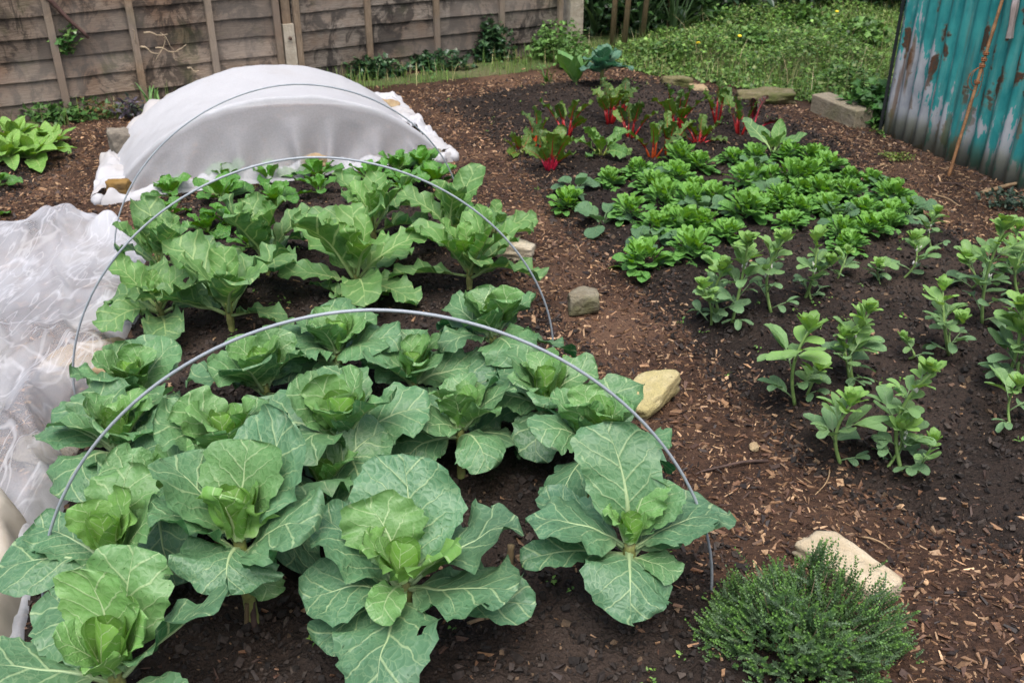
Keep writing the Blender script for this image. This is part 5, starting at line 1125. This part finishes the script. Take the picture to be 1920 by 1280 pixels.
# dead wood and twigs
M_twig = simple_mat('dry_twig', (.30, .20, .11), .75, 40, .4, .5, .003); M_dtwig = simple_mat('dark_twig', (.075, .045, .035), .75, 40, .4, .5, .003)
def twig(p0, p1, rad, label, mat=M_twig, bendv=(0, 0, .01), name='twig', cat='twig', n=7, raw=False):
    a = np.asarray(p0) if raw else on(*p0, lift=rad * .8); b = np.asarray(p1) if raw else on(*p1, lift=rad * .8)
    k = np.linspace(0, 1, 9)[:, None]; P_ = (b - a) * k + np.asarray(bendv) * np.sin(k * PI) + .02 * np.linalg.norm(b - a) * np.sin(k * 9 + a[0] * 50) * [.3, .3, .2]
    V, F = tube(P_, rad * (1 - .4 * k[:, 0]), n); o = MB().add(V, F).build(name, mat); o.location = a; return tag(o, label, cat)
twig((1555, 880), (1528, 928), .0022, 'thin curved straw below the rounded broad bean', bendv=(.012, 0, .0))
twig((1615, 1008), (1668, 1030), .003, 'straight pale twig right of the limestone')
twig((1440, 865), (1310, 888), .005, 'long split stick on the bark path below the small tan stone', M_dtwig)
twig((1020, 915 + 245), (944, 1163), .005, 'brown stick on the soil right of the centre cabbage') if False else twig((876, 1172), (942, 1162), .005, 'brown stick on the soil below the centre cabbage')
twig((1640, 316), (1668, 312), .004, 'short pale twig on the bark by the moss patch')
twig((1748, 366), (1800, 388), .0045, 'pale twig near the shed foot behind the beans')
twig((1755, 345), (1850, 352), .003, 'thin reddish twig lying along the shed foot', M_dtwig)
twig((1840, 365), (1935, 345), .012, 'thick dead branch at the right edge by the shed', M_twig, cat='branch', name='branch')
twig((1790, 345), (1835, 372), .003, 'thin twig crossing the dead branch near the shed', M_dtwig)
twig((1545, 132), (1608, 158), .006, 'pale dead stick lying on the weeds', lambda: 0) if False else twig((1545, 140), (1608, 165), .006, 'pale dead stick lying on the weeds', bendv=(0, 0, .10))
twig((466, 1180), (476, 1110), .006, 'old brown stump stick beside the yellow cabbage stem', M_twig, raw=False) if False else None
def vstick(px, py, h, rad, lean, label, mat, cat='stick'):
    a = on(px, py); k = np.linspace(0, 1, 7)[:, None]; P_ = np.array([lean[0], lean[1], h]) * k - [0, 0, .02]
    V, F = tube(P_, rad * (1 - .2 * k[:, 0]) * (1 + .12 * np.sin(k[:, 0] * 20)), 8); o = MB().add(V, F).build('stick', mat); o.location = a; return tag(o, label, cat)
vstick(460, 1176, .09, .006, (.012, 0), 'short brown dead stalk beside the yellow cabbage stem', simple_mat('dead_stalk', (.14, .10, .05), .8))
vstick(476, 1180, .085, .008, (.0, .02), 'flat black stick beside the yellow cabbage stem', M_dtwig)
vstick(955, 1062, .07, .010, (.004, .02), 'cut cabbage stump in the soil between the two right front cabbages', bpy.data.materials['dead_stalk'], 'stump')
vstick(880, 885, .04, .008, (.004, .02), 'small dark stump in the soil gap', M_dtwig, 'stump')
M_vine = simple_mat('vine_wood', (.10, .055, .045), .8, 30, .4, .6, .004)
def fq(px, py, out=.05):
    q = fence_A + fpos(px) * fdir + fn * out; return np.array([*q, height_at(np.array([*q, 0]), py)])
def fencestick(a, b, rad, label, mat, bendv=(0, 0, 0), name='vine', cat='vine'): return twig(fq(*a), fq(*b), rad, label, mat, bendv, name, cat, raw=True)
fencestick((130, -8), (190, 72), .016, 'dark red vine stem leaning against the brown fence panel', M_vine)
fencestick((44, -10), (36, 46), .012, 'dark vine stem on the fence at the top left', M_vine)
sticks = MB()
c0 = fq(320, 85)
t = empty('dead_creeper', c0, 'tangle of pale dead creeper stems stuck to the brown fence panel', 'creeper')
for a, b, rad in (((290, 62), (330, 66), .006), ((318, 62), (345, 100), .003), ((280, 88), (310, 102), .007), ((305, 90), (345, 98), .005), ((322, 85), (300, 118), .003), ((340, 98), (360, 85), .004), ((325, 70), (322, 95), .003), ((332, 98), (342, 115), .003), ((358, 128), (376, 134), .006), ((270, 55), (275, 85), .003)):
    p0, p1 = fq(*a) - c0, fq(*b) - c0; k = np.linspace(0, 1, 6)[:, None]; V, F = tube(p0 + (p1 - p0) * k + .006 * np.sin(k * 7), rad * (1 - .5 * k[:, 0]), 6); sticks.add(V, F)
sticks.build('stems', simple_mat('pale_creeper', (.42, .33, .22), .8), t)

# ------------------------------------------------------------------ shed
def shedmat():
    t = NT('rusty_painted_tin'); v = t.obj()   # x along the wall, z up
    sx = t.n('SeparateXYZ'); t.put(sx.inputs[0], v); Zc = sx.outputs[2]; Xc = sx.outputs[0]
    streak = t.noise(t.mapping(v, (9, 1, 1.1)), 3.0, 5, .62); n1 = t.noise(t.mapping(v, (1, 1, .6)), 9, 5, .65); n2 = t.noise(v, 70, 4, .65); big = t.noise(v, 2.2, 3)
    teal = t.mix(t.ss(n1, .3, .7), (.016, .19, .19), (.045, .31, .29)); teal = t.mix(t.M('MULTIPLY', t.ss(streak, .45, .7), .6), teal, (.12, .34, .31))
    zinc = t.mix(t.ss(n1, .3, .7), (.24, .25, .27), (.40, .41, .42))
    # paint lost towards the foot of the wall
    lost = t.M('ADD', t.M('MULTIPLY', t.M('SUBTRACT', streak, .5), 1.1), t.M('MULTIPLY', t.M('SUBTRACT', n1, .5), .9))
    lost = t.M('ADD', lost, t.M('SUBTRACT', .11, t.M('MULTIPLY', Zc, .66)))
    lost = t.M('ADD', lost, t.M('MULTIPLY', t.ss(Xc, .5, .1), .26))
    c = t.mix(t.ss(lost, -.015, .03), teal, zinc)
    rvn = t.n('VectorMath', operation='SCALE'); t.put(rvn.inputs[0], t.noise(v, 9, 4, .6, 0, 1)); rvn.inputs['Scale'].default_value = .11
    rva = t.n('VectorMath', operation='ADD'); t.put(rva.inputs[0], v); t.put(rva.inputs[1], rvn.outputs[0]); rvv = rva.outputs[0]
    rv = t.vor(t.mapping(rvv, (15, 15, 4.2)), 1.0, 'F1'); rc = t.n('SeparateColor'); t.put(rc.inputs[0], t.vor(t.mapping(rvv, (15, 15, 4.2)), 1.0, 'F1', out=1))
    rn = t.M('ADD', rv, t.M('MULTIPLY', t.M('SUBTRACT', t.noise(v, 30, 4), .5), .5))
    rust = t.M('MULTIPLY', t.ss(rn, .36, .28), t.M('GREATER_THAN', rc.outputs[0], .62)); rust = t.M('MULTIPLY', rust, t.ss(Zc, .22, .45))
    rustc = t.mix(t.ss(n2, .35, .65), (.025, .014, .010), (.11, .05, .025))
    c = t.mix(t.M('MULTIPLY', t.ss(rn, .44, .30), t.M('MULTIPLY', t.M('GREATER_THAN', rc.outputs[0], .62), .6)), c, (.16, .10, .05)); c = t.mix(t.M('MULTIPLY', rust, t.ss(n2, .25, .6, .6, 1)), c, rustc)
    st = t.ss(t.noise(t.mapping(v, (14, 1, .8)), 1.6, 4), .56, .66); c = t.mix(t.M('MULTIPLY', st, t.ss(Xc, .6, .2, .25, .75)), c, (.14, .075, .035))
    alg = t.M('ADD', t.ss(Zc, .30, .0), t.M('MULTIPLY', t.M('SUBTRACT', n1, .5), 1.2)); c = t.mix(t.M('MULTIPLY', t.ss(alg, .25, .9), .65), c, (.12, .125, .05))
    return t.finish(t.pbr(c, t.ss(n1, .3, .7, .55, .8), t.bump(t.M('ADD', n2, t.M('MULTIPLY', rust, 1.5)), .35, .003), .3))
M_tin = shedmat()
S0 = G(1652, 247)[:2]; S1 = G(1920, 360)[:2]; sd_ = (S1 - S0) / np.linalg.norm(S1 - S0); srz = math.atan2(sd_[1], sd_[0]); SL = 2.4
t = empty('garden_shed', (*S0, 0), 'shed of corrugated iron with peeling teal paint and rust', 'shed', rz=srz)
def corr(L_, h, pitch=.088, amp=.0105):
    m = int(L_ / pitch * 14); x = np.linspace(0, L_, m); y = amp * np.cos(x / pitch * 2 * PI); zs = np.linspace(-.04, h, 12)
    X, Z = np.meshgrid(x, zs); Y = np.tile(y, (12, 1)) + .004 * fbm(X * 3, Z * 3, 2); return np.stack([X, Y, Z], -1), grid_faces(m, 12)
V, F = corr(SL, 2.1); wl = MB().add(V, F).build('wall', M_tin, t); so = wl.modifiers.new('s', 'SOLIDIFY'); so.thickness = .0025
V, F = corr(1.6, 2.1); W2 = V.copy(); W2[..., 0] = .014 + V[..., 1]; W2[..., 1] = .014 + V[..., 0]; MB().add(W2, F).build('wall', M_tin, t)
V, F = corr(1.6, 2.1); W2 = V.copy(); W2[..., 0] = SL + .012 + V[..., 1]; W2[..., 1] = .014 + V[..., 0]; MB().add(W2, F).build('wall', M_tin, t)
V, F = corr(SL, 2.1); V[..., 1] += 1.63; MB().add(V, F).build('wall', M_tin, t)
V, F = corr(SL + .2, 1.8); R2 = V.copy(); R2[..., 0] -= .1; R2[..., 1] = V[..., 2] - .08; R2[..., 2] = 2.13 + V[..., 1] + V[..., 2] * .08; MB().add(R2, F).build('roof', M_tin, t)
V, F = box((-.004, -.006, 1.0), (.006, .02, 2.2)); MB().add(V, F).build('corner_strip', simple_mat('dark_strip', (.03, .035, .035), .6), t, smooth=False)
# cane leaning on the wall, with twine, and the hanging plank
cb = on(1778, 330)
def wallpt(px, py, off=.03):
    u = (px - 960) / FPX; v = (py - 640) / FPX; d = np.array([u, math.cos(TH) - v * math.sin(TH), -math.sin(TH) - v * math.cos(TH)])
    n_ = np.array([sd_[1], -sd_[0], 0]); n_ = -n_ if n_ @ np.array([*S0, 0]) > 0 else n_
    q = np.array([*S0, 0]) + n_ * off; tt = ((q - [0, 0, CH]) @ n_) / (d @ n_); return np.array([0, 0, CH]) + tt * d
ct = wallpt(1888, -30, .02); ct = cb + (ct - cb) * 2.6 if False else ct
k = np.linspace(0, 1.0, 26)[:, None]; P_ = cb * 0 + (ct - cb) * k + [0, 0, -.02]
P_ = np.concatenate([P_, P_[-1:] + (ct - cb) * .7]); rad = .0085 + .0016 * (np.arange(27) % 5 == 0)
t = empty('garden_cane', cb, 'orange-brown cane with a knot of twine leaning on the shed', 'cane')
V, F = tube(P_, rad, 8); MB().add(V, F).build('pole', simple_mat('cane', (.34, .17, .075), .5, 25, .45, .3, .002), t)
knc = wallpt(1838, 118, .02) - cb; kf = .0
kk = float(np.clip(((knc) @ (ct - cb)) / ((ct - cb) @ (ct - cb)), 0, 1)); kc = (ct - cb) * kk + [0, 0, -.02]
mb = MB(); dz = (ct - cb) / np.linalg.norm(ct - cb)
for off in (0.0, .03, .06, -.08):
    a = np.linspace(0, 4 * PI, 40); e1 = np.cross(dz, [0, 1, 0]); e1 /= np.linalg.norm(e1); e2 = np.cross(dz, e1)
    V, F = tube(kc + dz * off + np.outer(np.cos(a), e1) * .013 + np.outer(np.sin(a), e2) * .013 + np.outer(a * .0012, dz), .003, 6); mb.add(V, F)
for sx_, sz_ in ((-.06, -.12), (-.045, -.10), (.012, -.15)):
    a = np.linspace(0, PI, 20); V, F = tube(kc + np.outer(np.sin(a), [sx_, -.01, 0]) + np.outer((1 - np.cos(a)) / 2, [0, 0, sz_]), .002, 5); mb.add(V, F)
mb.build('twine', simple_mat('orange_twine', (.30, .11, .04), .8, 60), t)
a, b = wallpt(1915, -60, .035), wallpt(1892, 72, .035)
c = (a + b) / 2; k = np.linspace(0, 1, 12)[:, None]
V, F = tube((a - c) * (1 - k) + (b - c) * k, .017 * (1 + .12 * np.sin(k[:, 0] * 14)), 5); o = MB().add(V, F, C=np.array([.9, .2, 0])).build('wooden_slat', wood_mat('grey_slat', (.36, .32, .33), (.46, .42, .43), (.2, .17, .16), (8, 8, 1), .3, 0), smooth=False); o.location = c
tag(o, 'grey weathered slat hanging on the shed at the top right', 'slat')
# dandelion flowers
for i, (px, py, lab) in enumerate([(1382, 108, 'yellow dandelion flower, brightest in the weeds'), (1563, 58, 'yellow dandelion flower high up in the weeds'), (1305, 122, 'small yellow flower at the left of the weeds')]):
    c = on(px, py) ; t = empty('dandelion', c, lab, 'flower', 'yellow flowers in the weeds')
    V, F = tube([[0, 0, 0], [0, -.01, .16]], .002, 5); MB().add(V, F).build('stem', M_bstem, t)
    V, F = tube([[0, -.01, .155], [0, -.012, .165], [0, -.014, .172]], [.004, .018, .012], 12); MB().add(V, F).build('petals', simple_mat('dandelion_yellow', (.75, .55, .02), .6), t)
# tiny seedlings scattered on the bare soil
mb = MB(); pts = scatter_pts(900, rng); sm = np.maximum(sdf(bed_main, pts[:, 0], pts[:, 1]), sdf(bed_right, pts[:, 0], pts[:, 1])); pts = pts[(sm > 0) & (vnoise(pts[:, 0] * 2, pts[:, 1] * 2, 3) > .5)]
pp = np.repeat(pts, 5, 0) + rng.normal(0, .007, (len(pts) * 5, 2)); leafcloud(mb, np.c_[pp, H(pp[:, 0], pp[:, 1]) + .006 + .008 * rng.random(len(pp))], .007 + .010 * rng.random(len(pp)), OVAL, [(.12, .25, .05), (.17, .3, .06)], rng, .4)
o = mb.build('seedlings', M_small, smooth=False); tag(o, 'tiny green weed seedlings sprinkled over the bare soil', kind='stuff')

# ------------------------------------------------------------------ camera, light
cam = bpy.data.cameras.new('camera'); co = bpy.data.objects.new('camera', cam); col.objects.link(co)
cam.lens = 34; cam.sensor_width = 36; co.location = (0, 0, CH); co.rotation_euler = (R(90) - TH, 0, 0); cam.clip_end = 1000; cam.clip_start = .05
cam.dof.use_dof = True; cam.dof.focus_distance = 2.35; cam.dof.aperture_fstop = 8
sc.camera = co
w = bpy.data.worlds.new('World'); sc.world = w; w.use_nodes = True; nt = w.node_tree; nt.nodes.clear()
ow = nt.nodes.new('ShaderNodeOutputWorld'); bg = nt.nodes.new('ShaderNodeBackground'); sky = nt.nodes.new('ShaderNodeTexSky'); sky.sky_type = 'NISHITA'; sky.sun_disc = False
sky.sun_elevation = R(68); sky.sun_rotation = R(155); sky.air_density = 1.0; sky.dust_density = 6.0; sky.ozone_density = 1
bg.inputs[1].default_value = .135; nt.links.new(sky.outputs[0], bg.inputs[0]); nt.links.new(bg.outputs[0], ow.inputs[0])
sn = bpy.data.lights.new('sun', 'SUN'); sn.energy = 1.9; sn.angle = R(38); sn.color = (.97, .985, 1); so_ = bpy.data.objects.new('sun', sn); col.objects.link(so_)
so_.rotation_euler = (R(22), 0, R(-25))
sc.view_settings.view_transform = 'Standard'; sc.view_settings.look = 'None'; sc.view_settings.exposure = .78; sc.view_settings.gamma = 1
